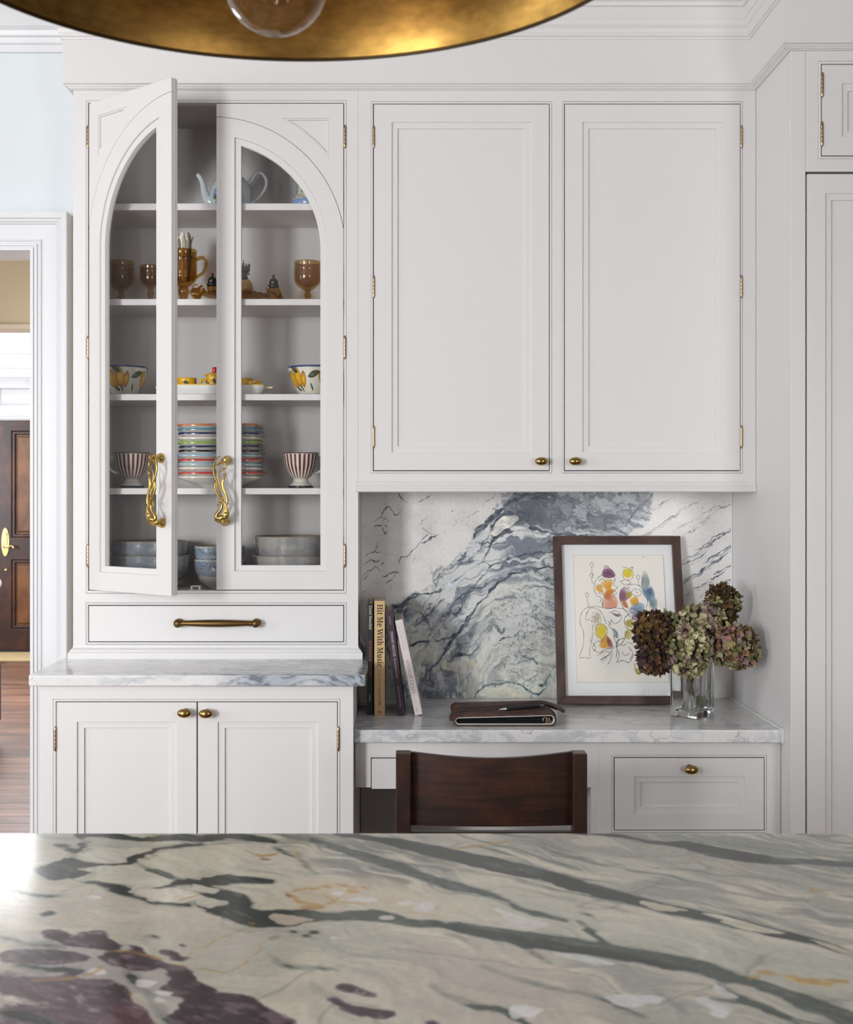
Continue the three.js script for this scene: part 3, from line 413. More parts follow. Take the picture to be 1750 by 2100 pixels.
// ------------------------------------------------------------------ hall and foyer beyond the opening
{
  const y1 = Y(530, 5.7), yo = Y(665, 5.7);
  struct('wall_passage', [wallBox(-5, -.9, yo, 4.45, HALLZ - .12, HALLZ), wallBox(-1.5, -.9, 0, yo, HALLZ - .12, HALLZ), wallBox(-5.0, -4.0, 0, yo, HALLZ - .12, HALLZ)], M.beige);
  struct('trim_4', [bx(-4.0, -1.5, yo - .022, yo, HALLZ - .125, HALLZ + .015, .003)], std(lin(.62, .53, .42), .6));
  struct('ceiling_hall', wallBox(-5.0, -.9, y1, y1 + .08, HALLZ, -.12), std(lin(.58, .54, .52), .8));
  struct('wall_hall_right', wallBox(-.98, -.9, 0, y1, HALLZ, -.12), M.beige); struct('wall_hall_left', [wallBox(-5.12, -5.0, 0, .6, HALLZ, -.12), wallBox(-5.12, -5.0, 2.2, y1, HALLZ, -.12), wallBox(-5.12, -5.0, .6, 2.2, HALLZ, -1.45), wallBox(-5.12, -5.0, .6, 2.2, -.35, -.12)], M.beige); windowUnit(-5.06, 1.4, -.9, 1.1, 1.6, Math.PI / 2);  // this side window is added, out of view, to light the passage
  // floor boards
  const fl = new THREE.Group(); fl.name = 'floor_hall'; fl.userData.kind = 'structure'; scene.add(fl);
  part(fl, 'subfloor', bx(-5.0, -.9, -.1, -.02, FOYER, -.0, 0), M.dark);
  const tones = [0xffffff, 0xece2de, 0xd8ccc8, 0xf4ece6].map((c) => std(c, 0.42, { map: floorWood, color: c })), w = .125;
  const shapes = [0, 1, 2, 3].map((k) => { const g = uvMetres(bx(0, 2.05, -.02, 0, 0, w - .003, .0012), 1, rr(0, 1), rr(0, 1)); const uv = g.attributes.uv; for (let i = 0; i < uv.count; i++) uv.setXY(i, uv.getY(i) * 1.2 + k * .27, uv.getX(i) * .5); return g; });
  for (let z = -w, i = 0; z > FOYER + .02; z -= w, i++) for (let k = 0; k < 3; k++) { const m = part(fl, i || k ? 'plank_' + String(i * 3 + k).padStart(3, '0') : 'plank', shapes[(i * 5 + k * 3) % 4], tones[(i * 7 + k * 2) % 4]); m.position.set(-5.0 + k * 2.05 - (i % 3) * .55 - .3 + (k === 0 ? 0 : 0), 0, Math.max(z, FOYER)); }
  struct('wall_foyer_left', [wallBox(-5.12, -5.0, 0, .8, FOYER, HALLZ - .12), wallBox(-5.12, -5.0, 2.6, 4.5, FOYER, HALLZ - .12), wallBox(-5.12, -5.0, .8, 2.6, FOYER, -5.35), wallBox(-5.12, -5.0, .8, 2.6, -3.85, HALLZ - .12)], M.trimWhite);
  struct('wall_foyer_right', wallBox(-1.2, -1.08, 0, 4.5, FOYER, HALLZ - .12), M.trimWhite);
  struct('ceiling_foyer', wallBox(-5.12, -1.08, 4.45, 4.55, FOYER - .12, HALLZ), M.ceiling);
  windowUnit(-5.06, 1.7, -4.6, 1.5, 1.8, Math.PI / 2);
  // far wall round the street door, the transom and the tall window above
  const yd = Y(860, 11.46), yt0 = Y(833, 11.46), yt1 = Y(796, 11.46), dx0 = -3.56, dx1 = -2.65;
  const s = rectShape([-5.0, -1.2, 0, 4.5]);
  s.holes.push(rectShape([dx0, dx1, .001, yd], THREE.Path), rectShape([dx0, dx1, yt0, yt1], THREE.Path), rectShape([-4.4, -2.0, 3.0, 4.0], THREE.Path));
  const g = extrude(s, 0, .12, 0); g.translate(0, 0, FOYER - .12); struct('wall_foyer', g, M.trimWhite);
  windowUnit(-3.2, 3.5, FOYER - .05, 2.4, 1.0, 0, 3, 1); windowUnit((dx0 + dx1) / 2, (yt0 + yt1) / 2, FOYER - .05, dx1 - dx0, yt1 - yt0, 0, 1, 1);
  const bands = [[675, 727, .03], [727, 757, .06], [757, 776, .09], [776, 796, .05]].map(([a, b, p]) => bx(dx0 - .25, dx1 + .25, Y(b, 11.44) + .003, Y(a, 11.44), FOYER, FOYER + p, .004));
  struct('trim_5', bands, M.trimWhite);
  struct('trim_6', [bx(dx0 - .02, dx1 + .02, yd, yt0 - .004, FOYER, FOYER + .035, .004), bx(dx1, dx1 + .12, 0, Y(757, 11.44), FOYER, FOYER + .03, .004), bx(dx0 - .12, dx0, 0, Y(757, 11.44), FOYER, FOYER + .03, .004)], M.trimWhite);
  // street door
  const door = new THREE.Group(); door.name = 'door_1'; door.userData.kind = 'structure'; door.position.set(dx0, 0, FOYER - .05); scene.add(door);
  const wd = dx1 - dx0, W1 = std(0xffffff, 0.36, { map: woodTexture([52, 26, 18], [84, 44, 28], [38, 20, 16], 34) }), W2 = std(0xffffff, 0.33, { map: woodTexture([92, 54, 26], [124, 80, 42], [74, 40, 20], 26) });
  const st = .155, pw = (wd - 3 * st + .03) / 2, rows = [[Y(1290, 11.46), Y(1148, 11.46)], [Y(1102, 11.46), Y(884, 11.46)]], holes = [];
  for (let k = 0; k < 2; k++) for (const [a, b] of rows) holes.push([st + k * (pw + st - .03), st + k * (pw + st - .03) + pw, a, b]);
  const uvW = (q) => { const gg = uvMetres(q, 1); return gg; };
  part(door, 'stile_frame', uvW(ring([0.004, wd - .004, .012, yd - .006], holes, -.0, .045, .004)), W1);
  for (const h of holes) { part(door, 'panel_molding', uvW(ring(inset(h, -.001), [inset(h, .03)], .006, .036, .008)), W1); const q = extrude(rectShape(inset(h, .045)), .008, .032, .012); part(door, 'raised_panel', uvW(q), W2); part(door, 'panel_field', uvW(bx(h[0], h[1], h[2], h[3], .004, .014, 0)), W2); }
  const hx = X(11, 11.46) - dx0, hy = Y(1112, 11.46);
  const plate = extrude(new THREE.Shape(ell(hx, hy, .036, .128, 0, 40).map((p) => new THREE.Vector2(...p))), .045, .055, .004);
  part(door, 'door_handle', [plate, tube([[hx, hy - .04, .05, .012], [hx, hy - .04, .09, .011], [hx + .03, hy - .038, .1, .01], [hx + .075, hy - .034, .1, .009], [hx + .088, hy - .05, .1, .012]], 8, 20), cyl(hx, 0, 0, .016, .016, .02, 16).rotateX(Math.PI / 2).translate(0, hy + .07, .05), bx(hx - .02, hx + .02, hy - .02, hy + .06, .05, .062, .004)], M.brassPolished);
  part(door, 'lock', [ball(hx + .004, Y(1169, 11.46), .048, .016, 12, 8)], M.brassPolished);
  struct('threshold', bx(dx0 - .1, dx1 + .1, 0, .028, FOYER - .02, FOYER + .02, .004), M.dark);
  tag(struct('door_mat', bx(-3.75, -2.45, .0005, .02, FOYER + .05, FOYER + .58, .006), std(lin(.56, .42, .22), .95)), 'tan door mat lying before the dark wooden street door', 'door mat').userData.kind = 'thing';
}
// chair in the hall, cut off by the frame
{ const t = thing('hall_chair', 'dark sided hall chair with white arms and feet, cut off by the picture edge', 'chair', [X(5, 7.32) - .26, 0, -3.07]); t.rotation.y = Math.PI;
  const dk = std(lin(.05, .035, .03), .7), x1 = .26;
  part(t, 'seat', bx(x1 - .52, x1, .11, .47, -.25, .25, .03, 3), dk); part(t, 'backrest', bx(x1 - .50, x1 - .02, .45, .98, -.30, -.2, .04, 3), dk);
  for (const s of [0, 1]) { const xx = s ? x1 - .03 : x1 - .49; part(t, 'arm', [tube([[xx, .87, -.22, .028], [xx, .885, 0, .028], [xx, .895, .2, .03], [xx + .004, .89, .235, .034]], 10, 16), tube([[xx, .45, .19, .018], [xx, .7, .2, .016], [xx, .88, .2, .02]], 8, 10)], M.trimWhite); }
  for (const [a, b] of [[0, 0], [0, 1], [1, 0], [1, 1]]) part(t, 'leg', lathe([[.018, 0], [.03, .02], [.034, .05], [.026, .09], [.03, .118]], 14, { steps: 16 }).translate(a ? x1 - .035 : x1 - .485, 0, b ? .2 : -.2), M.trimWhite);
}
// ------------------------------------------------------------------ cabinetry
const ZU = BACK - DU, ZB = BACK - DB, ZT = BACK - DT, ZDF = .53, XR = 1.0125, XH0 = X(150, DU), XH1 = X(735, DU), RAIL = Y(1004, DU);
// frieze and crown over the cabinets, mitred into the corner of the tall cupboard
{ const e = .024, yb = Y(186, DU), path = [[XH0, 0], [XH0, ZU], [XR, ZU], [XR, ZT], [2.6, ZT]];
  const run = (prof) => molding(prof.map(([o, u]) => [o, u]), path, (a, b, u) => [a, u, b], .25);
  struct('trim_7', run([[-.02, yb + .002], [.006, yb], [.010, yb + .004], [.0125, yb + .0045], [.013, yb + .007], [.017, yb + .008], [.0175, yb + .0105], [e, yb + .0145], [e, CEIL], [-.02, CEIL]]), M.cabinet);
  const y0 = Y(81, 3.69); struct('trim_8', run([[e - .004, y0], [e + .003, y0], [e + .0035, y0 + .006], [e + .008, y0 + .008], [e + .0085, y0 + .014], [e + .010, y0 + .017], [e + .012, y0 + .028], [e + .018, y0 + .036], [e + .019, y0 + .046], [e + .0195, y0 + .052], [e + .021, y0 + .052], [e + .021, y0 + .084], [e + .028, y0 + .086], [e + .03, y0 + .096], [e + .036, y0 + .10], [e + .037, y0 + .108], [e + .055, y0 + .13], [e + .09, y0 + .18], [e + .1, CEIL], [e - .004, CEIL]]), M.cabinet); }

function hingeGeo(x, y, z, h, r = .0042) {       // barrel of a butt hinge with ball tips, seen from the front
  const q = h / 2 - .006, p = [[.0004, -h / 2], [r * .8, -h / 2 + .002], [r * .55, -h / 2 + .0045], [r, -h / 2 + .006]];
  for (const f of [-.6, -.2, .2, .6]) p.push([r, q * f - .0006], [r * .78, q * f], [r, q * f + .0006]);
  p.push([r, h / 2 - .006], [r * .55, h / 2 - .0045], [r * .8, h / 2 - .002], [.0004, h / 2]);
  return lathe(p, 12, { smooth: false }).translate(x, y, z + .001);
}
function knobGeo(x, y, z, a = .0185, b = .0118) {  // oval knob on a short neck
  const g = clean(new THREE.SphereGeometry(1, 24, 16)); g.scale(a, b, .0105).translate(x, y, z + .026);
  return [mergeGeometries([g, clean(new THREE.CylinderGeometry(.006, .0075, .022, 16).rotateX(Math.PI / 2).translate(x, y, z + .011)), clean(new THREE.CylinderGeometry(.0095, .0095, .003, 16).rotateX(Math.PI / 2).translate(x, y, z + .0015))])];
}
// an inset panelled door or drawer front: frame, stepped molding, recessed panel, then hardware
function panelFront(t, name, r, z, step, panel, o = {}) {
  const d = wpart(t, name, ring(inset(r, o.gap ?? .0022), [step], z - .022, z, .0009), M.cabinet);
  wpart(t, 'panel_molding', ring(inset(step, -.001), [panel], z - .02, z - .0045, .0008), M.cabinet, d);
  wpart(t, 'panel', bx(step[0], step[1], step[2], step[3], z - .017, z - .0095, 0), M.cabinet, d);
  if (o.knob) wpart(t, 'knob', knobGeo(o.knob[0], o.knob[1], z), M.brass, d, 'oval aged brass knob');
  for (const [x, y, h] of o.hinges ?? []) wpart(t, 'hinge', hingeGeo(x, y, z, h), M.hinge, d);
  return d;
}
const beadRing = (t, outer, open, z) => wpart(t, 'bead_molding', ring(inset(outer, .0004), [open], z - .03, z + .0006, .0022), M.cabinet);

// ---- glazed upper cabinet
const hutch = thing('glazed_cabinet', 'tall glazed cupboard with arched doors, one ajar, standing on the marble counter', 'cabinet', [(XH0 + XH1) / 2, Y(1384, DC), .15]);
const cupOpen = rect(181, 706, 211, 1211, DU), shelfZ = BACK - 3.742;
{
  const z = ZU, bead = rect(176.5, 711, 205.5, 1217, DU), drwOpen = rect(181, 706, 1241, 1317, DU), drwBead = rect(176.5, 711, 1236, 1322, DU), yTop = Y(180, DU), yBase = Y(1384, DC) + .0012;
  wpart(hutch, 'face_frame', ring([XH0, XH1, yBase, yTop], [bead, drwBead], z - .03, z, .0008), M.cabinet);
  beadRing(hutch, bead, cupOpen, z); beadRing(hutch, drwBead, drwOpen, z);
  const fy = cupOpen[2] - .002, ty = cupOpen[3] + .004;
  wpart(hutch, 'side_panel', bx(XH0, XH0 + .02, yBase, yTop, .001, z - .03, 0), M.cabinet); wpart(hutch, 'side_panel', bx(XH1 - .019, XH1, yBase, yTop, .001, z - .03, 0), M.cabinet);
  wpart(hutch, 'side_lining', bx(XH0 + .02, XH0 + .024, fy, ty, .001, z - .03, 0), M.cabinetInShade); wpart(hutch, 'side_lining', bx(XH1 - .023, XH1 - .019, fy, ty, .001, z - .03, 0), M.cabinetInShade);
  wpart(hutch, 'back_panel', bx(XH0 + .02, XH1 - .019, fy, ty, -.0, .008, 0), M.cabinetInShade);
  wpart(hutch, 'top_panel', bx(XH0 + .02, XH1 - .019, ty, ty + .02, .001, z - .03, 0), M.cabinetInShade);
  wpart(hutch, 'bottom_panel', bx(XH0 + .02, XH1 - .019, fy - .018, fy, .001, z - .03, 0), M.cabinetInShade);
  for (const [a, b] of [[417, 431], [613, 626], [808, 821], [1001, 1014]]) wpart(hutch, 'shelf', bx(XH0 + .0242, XH1 - .0232, Y(b, 3.742), Y(a, 3.742), .009, shelfZ, .0012), M.cabinet);
  // drawer
  const dr = wpart(hutch, 'drawer', bx(drwOpen[0] + .0022, drwOpen[1] - .0022, drwOpen[2] + .0022, drwOpen[3] - .0022, z - .022, z, .001), M.cabinet);
  wpart(hutch, 'drawer_box', bx(drwOpen[0] + .01, drwOpen[1] - .01, drwOpen[2] + .008, drwOpen[3] - .012, .03, z - .022, 0), M.cabinetInShade, dr);
  const hy = Y(1279, DU - .03), xa = X(364, DU - .03), xb = X(524, DU - .03), pts = [];
  for (let i = 0; i <= 10; i++) { const k = i / 10, q = Math.sin(k * Math.PI); pts.push([xa + (xb - xa) * k, hy + .001 - .004 * q * 0, z + .027 + .006 * q, .0062 + .0042 * q]); }
  const foot = (x) => [cyl(0, 0, 0, .0105, .0085, .02, 18).rotateX(Math.PI / 2).translate(x, hy, z), ball(x, hy, z + .026, .0122, 16, 12), cyl(0, 0, 0, .0125, .0125, .003, 18).rotateX(Math.PI / 2).translate(x, hy, z)];
  wpart(hutch, 'handle', [tube(pts, 14, 40), ...foot(xa), ...foot(xb), ...[.06, .94].map((k) => cyl(0, 0, 0, .0085, .0085, .004, 14).rotateZ(Math.PI / 2).translate(xa + (xb - xa) * k, hy, z + .028))], M.brassAged, dr, 'speckled bronze bar pull');
  // plinth molding that flares down to the counter
  const p = [[-.02, yBase - .001], [.0125, yBase - .001], [.0125, yBase + .017], [.011, yBase + .0195], [.0085, yBase + .0205], [.008, yBase + .024], [.004, yBase + .028], [.001, yBase + .031], [.0005, yBase + .037], [-.02, yBase + .037]];
  wpart(hutch, 'base_molding', molding(p, [[XH0, .0], [XH0, z], [XH1, z], [XH1, .03]], (a, b, u) => [a, u, b], .25), M.cabinet);
  wpart(hutch, 'magnet_catch', [bx(X(386, 3.73), X(412, 3.73), fy, fy + .003, shelfZ - .03, shelfZ + .004, .0008), bx(X(390, 3.73), X(394, 3.73), fy, fy + .012, shelfZ - .02, shelfZ + .003, .001), bx(X(406, 3.73), X(410, 3.73), fy, fy + .012, shelfZ - .02, shelfZ + .003, .001), bx(X(390, 3.73), X(410, 3.73), fy + .0105, fy + .014, shelfZ - .02, shelfZ + .003, .001)], M.trimWhite, hutch, 'white plastic catch');

  // arched doors, drawn with the hinge edge at x = 0 and the meeting edge at x = w
  const S = DU / FOCAL, w = (443.5 - 181) * S - .0028, h = cupOpen[3] - cupOpen[2] - .0044, cx = w + .011, cy = (1209 - 511) * S, RG = 221 * S, RS = 234 * S, RV = 271.5 * S, RT = 304 * S, th = .022;
  const arcPts = (R, xa, xb, n = 36) => [...Array(n + 1)].map((_, i) => { const a0 = Math.acos(Math.min(1, (cx - xa) / R)), a1 = Math.acos(Math.min(1, (cx - xb) / R)), a = a0 + (a1 - a0) * i / n; return new THREE.Vector2(cx - Math.cos(a) * R, cy + Math.sin(a) * R); });
  const poly = (pts, C = THREE.Shape) => new C(pts);
  const v2 = (x, y) => new THREE.Vector2(x, y);
  function doorGeos() {
    const glassOut = (R, xr, yb) => [v2(cx - R, yb), v2(xr, yb), ...arcPts(R, cx - R, xr).reverse()];
    const stepHole = glassOut(RS, w - 37.5 * S, 38 * S), glassHole = glassOut(RG, w - 50.5 * S, 50 * S);
    const main = poly([v2(0, 0), v2(w, 0), ...arcPts(RV, 0, w).reverse()]); main.holes.push(poly(stepHole, THREE.Path));
    const corner = poly([...arcPts(RV + .0012, 0, w), v2(w, h), v2(0, h)]);
    const tri = [v2(30 * S, h - 30 * S), ...(() => { const a = arcPts(RT, 30 * S, 125 * S, 14); return a; })(), v2(125 * S, h - 30 * S)]; corner.holes.push(poly(tri, THREE.Path));
    const triIn = (k) => [v2(30 * S + k, h - 30 * S - k), ...arcPts(RT + k, 30 * S + k, 125 * S - k * 2.6, 14), v2(125 * S - k * 2.6, h - 30 * S - k)];
    const back = poly([v2(.001, .001), v2(w - .001, .001), v2(w - .001, h - .001), v2(.001, h - .001)]); back.holes.push(poly(glassHole, THREE.Path));
    const rim = poly(stepHole.map((q) => q.clone())); rim.holes.push(poly(glassHole, THREE.Path));
    const bord = poly(tri.map((q) => q.clone())); bord.holes.push(poly(triIn(.005), THREE.Path));
    return { main: extrude(main, th - .0155, th, .0008), corner: extrude(corner, th - .0155, th, .0008), border: extrude(bord, th - .012, th - .001, .0015), field: extrude(poly(tri.map((q) => q.clone())), th - .014, th - .007, 0), back: extrude(back, 0, th - .015, .0006), rim: extrude(rim, th - .0152, th - .0055, .0012),
      pane: extrude(poly(glassOut(RG + .005, w - 50.5 * S + .005, 50 * S - .005)), th - .017, th - .0142, 0) };
  }
  // brass pull shaped as a swan under scrolling feathers, drawn as lines on the photo
  const U = .0001716, hx = (x) => (x - 1370) * U, hyy = (y) => (815 - y) * U;
  const strip = (pts, r0, r1 = r0, z = 0, bow = .004) => tube(pts.map(([x, y], i) => { const k = i / (pts.length - 1); return [hx(x), hyy(y), .040 + z + bow * Math.sin(Math.PI * Math.min(1, Math.max(0, (y - 260) / 1080))), r0 + (r1 - r0) * k]; }), 8, pts.length * 5);
  function swan() {
    const g = [
      strip([[1375, 318], [1392, 334], [1408, 312], [1398, 282], [1360, 268], [1310, 285], [1268, 345], [1242, 440], [1246, 545], [1278, 645], [1338, 735], [1395, 820], [1432, 895], [1452, 980], [1456, 1065]], .0032, .0022),
      strip([[1278, 690], [1266, 780], [1292, 868], [1340, 945], [1392, 1005], [1420, 1040]], .0026, .0034), strip([[1290, 690], [1310, 800], [1362, 900], [1410, 990]], .0022),
      strip([[1385, 458], [1410, 480], [1442, 452], [1438, 400], [1395, 368], [1335, 375], [1285, 420], [1262, 480]], .0026, .0018, -.001), strip([[1300, 415], [1360, 388], [1415, 400]], .002, .002, -.002),
      strip([[1425, 582], [1408, 556], [1438, 528], [1400, 504], [1345, 522], [1312, 590], [1325, 680], [1362, 750]], .0026, .002), ball(hx(1432), hyy(548), .044, .0028, 8, 6), ball(hx(1418), hyy(577), .044, .0026, 8, 6), ball(hx(1437), hyy(574), .044, .0024, 8, 6),
      strip([[1440, 592], [1402, 640], [1382, 720], [1402, 800], [1438, 880], [1462, 960], [1464, 1050]], .0024, .0034), strip([[1412, 640], [1396, 730], [1420, 810], [1448, 890]], .0026, .0022, .001),
      // swan: neck and head, breast, wing feathers, ruffled water
      strip([[1318, 1058], [1318, 1030], [1345, 1022], [1374, 1050], [1374, 1110], [1340, 1165], [1298, 1212], [1284, 1262], [1310, 1296]], .0026, .0058), strip([[1322, 1040], [1310, 1062], [1308, 1098]], .0022, .0008), strip([[1322, 1022], [1312, 1006]], .0014, .0008),
      clean(new THREE.SphereGeometry(1, 18, 12)).scale(.0165, .0085, .0075).rotateZ(.25).translate(hx(1380), hyy(1272), .043), clean(new THREE.SphereGeometry(1, 14, 10)).scale(.011, .0095, .006).rotateZ(.8).translate(hx(1440), hyy(1225), .043)];
    for (let i = 0; i < 7; i++) { const k = i / 6; g.push(strip([[1350 + 34 * k, 1252 - 6 * k], [1400 + 40 * k, 1228 - 24 * (1 - k)], [1445 + 40 * k, 1175 - 55 * (1 - k) + 10 * k], [1468 + 28 * k, 1080 + 110 * k]], .0024, .0012, .003)); }
    for (let i = 0; i < 5; i++) g.push(strip([[1392 + i * 14, 1000 + i * 8], [1420 + i * 10, 1080 + i * 16], [1446 + i * 8, 1150 + i * 12]], .002, .0014, .001));
    for (let i = 0; i < 13; i++) { const k = i / 12, a = [1268 + 214 * k, 1296 + 34 * Math.sin(k * Math.PI)]; g.push(strip([a, [a[0] + (k - .5) * 26, a[1] + 32]], .0024, .0016, -.001)); }
    for (let i = 0; i < 9; i++) { const k = i / 8; g.push(ball(hx(1300 + 80 * k), hyy(740 + 230 * k), .043 + .003 * Math.sin(k * 3), .0028, 8, 6)); }
    for (const yy of [325, 1340]) { const px = yy < 600 ? 1430 : 1400; g.push(lathe([[.0122, 0], [.0134, .002], [.0124, .007], [.0098, .013], [.0082, .026], [.0068, .036], [.0064, .0395], [.0001, .0405]], 18, { steps: 30 }).rotateX(Math.PI / 2).translate(hx(px), hyy(yy), 0)); }
    return mergeGeometries(g.map(clean));
  }
  function archDoor(hingeX, y0, side, angle) {
    const G = doorGeos(), flip = (g) => { if (side < 0) { g.scale(-1, 1, 1); const p = g.attributes.position, n = g.attributes.normal; for (let i = 0; i < p.count; i += 3) for (const at of [p, n]) { const b = V().fromBufferAttribute(at, i + 1), c = V().fromBufferAttribute(at, i + 2); at.setXYZ(i + 1, c.x, c.y, c.z); at.setXYZ(i + 2, b.x, b.y, b.z); } } return g; };
    for (const k in G) { G[k].translate(0, 0, -th); flip(G[k]); }
    const d = part(hutch, 'door', G.main, M.cabinet, angle ? 'arched glass door standing ajar' : 'closed arched glass door');
    d.position.set(hingeX - hutch.position.x, y0 - hutch.position.y, ZU - hutch.position.z); d.rotation.y = -angle * side;
    part(d, 'corner_piece', G.corner, M.cabinet); part(d, 'corner_molding', G.border, M.cabinet); part(d, 'corner_panel', G.field, M.cabinet); part(d, 'door_back', G.back, M.cabinet); part(d, 'glass_molding', G.rim, M.cabinet); part(d, 'glass_pane', G.pane, M.pane);
    const sw = swan(); if (side > 0) flipX(sw); sw.translate(side > 0 ? w - .030 : -(w - .020), (1209 - 1004) * S, 0); part(d, 'handle', sw, M.brassBright, 'brass pull cast as a swan with scrolls');
    for (const py of [280, 712, 1139]) part(d, 'hinge', hingeGeo(-side * .004, (1209 - py) * S, 0, .068, .0046), M.hinge);
    return d;
  }
  function flipX(g) { g.scale(-1, 1, 1); for (const at of [g.attributes.position, g.attributes.normal]) for (let i = 0; i < at.count; i += 3) { const b = V().fromBufferAttribute(at, i + 1), c = V().fromBufferAttribute(at, i + 2); at.setXYZ(i + 1, c.x, c.y, c.z); at.setXYZ(i + 2, b.x, b.y, b.z); } }
  archDoor(cupOpen[0] + .0022, cupOpen[2] + .0022, 1, .705);
  archDoor(cupOpen[1] - .0022, cupOpen[2] + .0022, -1, 0);
}

// ---- wall cabinet over the desk
{
  const t = thing('wall_cabinet', 'pale grey wall cupboard with two tall panelled doors above the desk', 'cabinet', [(XH1 + XR) / 2, RAIL, .15]), z = ZU;
  const bl = rect(761, 1132.5, 208, 970.5, DU), br = rect(1153.5, 1523.5, 208, 970.5, DU), ol = rect(765.5, 1128, 212.5, 966, DU), or = rect(1157.5, 1520, 212.5, 966, DU), x0 = XH1 + .0002, x1 = XR - .001;
  wpart(t, 'face_frame', ring([x0, x1, RAIL, Y(180, DU)], [bl, br], z - .03, z, 0), M.cabinet);
  beadRing(t, bl, ol, z); beadRing(t, br, or, z);
  wpart(t, 'shade_carcass', bx(x0, x1, RAIL + .03, Y(186, DU), .001, z - .045, 0), M.dark); wpart(t, 'side_panel', bx(x0, x0 + .018, RAIL, Y(186, DU), .001, z - .03, 0), M.cabinet); wpart(t, 'side_panel', bx(x1 - .018, x1, RAIL, Y(186, DU), .001, z - .03, 0), M.cabinet);  // carcass block coloured near black, painted shade behind the door gaps
  wpart(t, 'bottom_panel', bx(x0, x1, RAIL - .002, RAIL + .03, .001, z - .03, 0), M.cabinet);
  const hs = (px) => [281, 588, 896].map((py) => [X(px, DU), Y(py, DU), .066]);
  panelFront(t, 'door', ol, z, rect(804, 1090, 250.5, 928, DU), rect(816, 1077.5, 263, 915, DU), { knob: [X(1111, DU - .026), Y(946, DU - .026)], hinges: hs(766.5) });
  panelFront(t, 'door', or, z, rect(1195.5, 1482, 250.5, 928, DU), rect(1208, 1470, 263, 915, DU), { knob: [X(1181, DU - .026), Y(946, DU - .026)], hinges: hs(1521) });
  const b = Y(1009, DU - .01), u = b; wpart(t, 'light_rail', molding([[-.018, u], [.006, u], [.0085, u + .003], [.009, u + .009], [.006, u + .012], [.0055, u + .0145], [.008, u + .017], [.0075, u + .021], [.0045, u + .023], [.004, u + .027], [0.0005, u + .03], [-.018, u + .03]], [[x0 - .008, z], [x1, z]], (a, bb, uu) => [a, uu, bb], .3), M.cabinet);
}

// ---- base cabinet under the tall cupboard
const yCounter = Y(1384, DC), yUnder = Y(1408, DC);
{
  const z = ZB, x0 = X(82, DB), x1 = X(725, DB), t = thing('base_cabinet', 'base cupboard with two panelled doors under the thick marble counter', 'cabinet', [(x0 + x1) / 2, 0, .3]), by = .14;
  const bead = [X(109, DB), X(698, DB), by - .006, Y(1434, DB)], lo = [X(115, DB), X(404.5, DB), by, Y(1439, DB)], ro = [X(404.5, DB), X(693, DB), by, Y(1439, DB)];
  wpart(t, 'face_frame', ring([x0, x1, .0, yUnder - .001], [bead], z - .03, z, .0008), M.cabinet); beadRing(t, bead, [lo[0], ro[1], by, lo[3]], z);
  wpart(t, 'shade_carcass', bx(x0 + .02, x1 - .02, .02, yUnder - .02, .01, z - .05, 0), M.dark); wpart(t, 'side_panel', bx(x0, x0 + .02, 0, yUnder - .001, .001, z - .03, 0), M.cabinet); wpart(t, 'side_panel', bx(x1 - .02, x1, 0, yUnder - .001, .001, z - .03, 0), M.cabinet);  // near-black carcass colour stands for the shade in the gaps
  const pb = by + .09;
  panelFront(t, 'door', lo, z, [X(158, DB), X(362, DB), pb - .017, Y(1481, DB)], [X(172, DB), X(349.5, DB), pb, Y(1493.5, DB)], { gap: .0018, knob: [X(378, DB - .026), Y(1463, DB - .026)], hinges: [[X(113.5, DB), Y(1515, DB), .066], [X(113.5, DB), .25, .066]] });
  panelFront(t, 'door', ro, z, [X(447, DB), X(652, DB), pb - .017, Y(1481, DB)], [X(461, DB), X(638.5, DB), pb, Y(1493.5, DB)], { gap: .0018, knob: [X(422, DB - .026), Y(1464, DB - .026)], hinges: [[X(694, DB), Y(1515, DB), .066], [X(694, DB), .25, .066]] });
}
// ---- marble slabs
M.counterA = phys(0xffffff, .16, { map: counterTexture(1024, 768, .9, .67, (u, v, w) => sst(.36, .85, u + w * .35 + (v - .3) * .2) * .85, false, 3) });
M.counterB = phys(0xffffff, .2, { map: counterTexture(1280, 640, 1.15, .6, (u, v, w) => sst(.55, -.1, u + w * .4) * .28, true, 11) });
const cx0 = X(58, DC), cx1 = X(749.5, DC);
tag(function () { const m = mk('marble_counter', uvMetres(bx(cx0, cx1, yUnder, yCounter, .001, BACK - DC, .005, 3), 1 / .9, cx0, .1), M.counterA); const uv = m.geometry.attributes.uv; for (let i = 0; i < uv.count; i++) uv.setY(i, uv.getY(i) * .9 / .67); scene.add(m); return m; }(), 'thick white marble counter turning blue grey towards the desk, under the glazed cupboard', 'countertop');
const yDesk = Y(1497, DD), dx0d = X(725, DB) + .0005, ZDESK = BACK - DD;
tag(function () { const m = mk('marble_desk_top', uvMetres(bx(dx0d, XR - .005, Y(1524, DD), yDesk, .001, ZDESK, .004, 3), 1 / 1.15, dx0d, .05), M.counterB); const uv = m.geometry.attributes.uv; for (let i = 0; i < uv.count; i++) uv.setY(i, uv.getY(i) * 1.15 / .6); scene.add(m); return m; }(), 'lower white marble desk top with thin dark veins, carrying books and the vase', 'countertop');
M.splash = phys(0xffffff, .24, { map: splashTexture() });
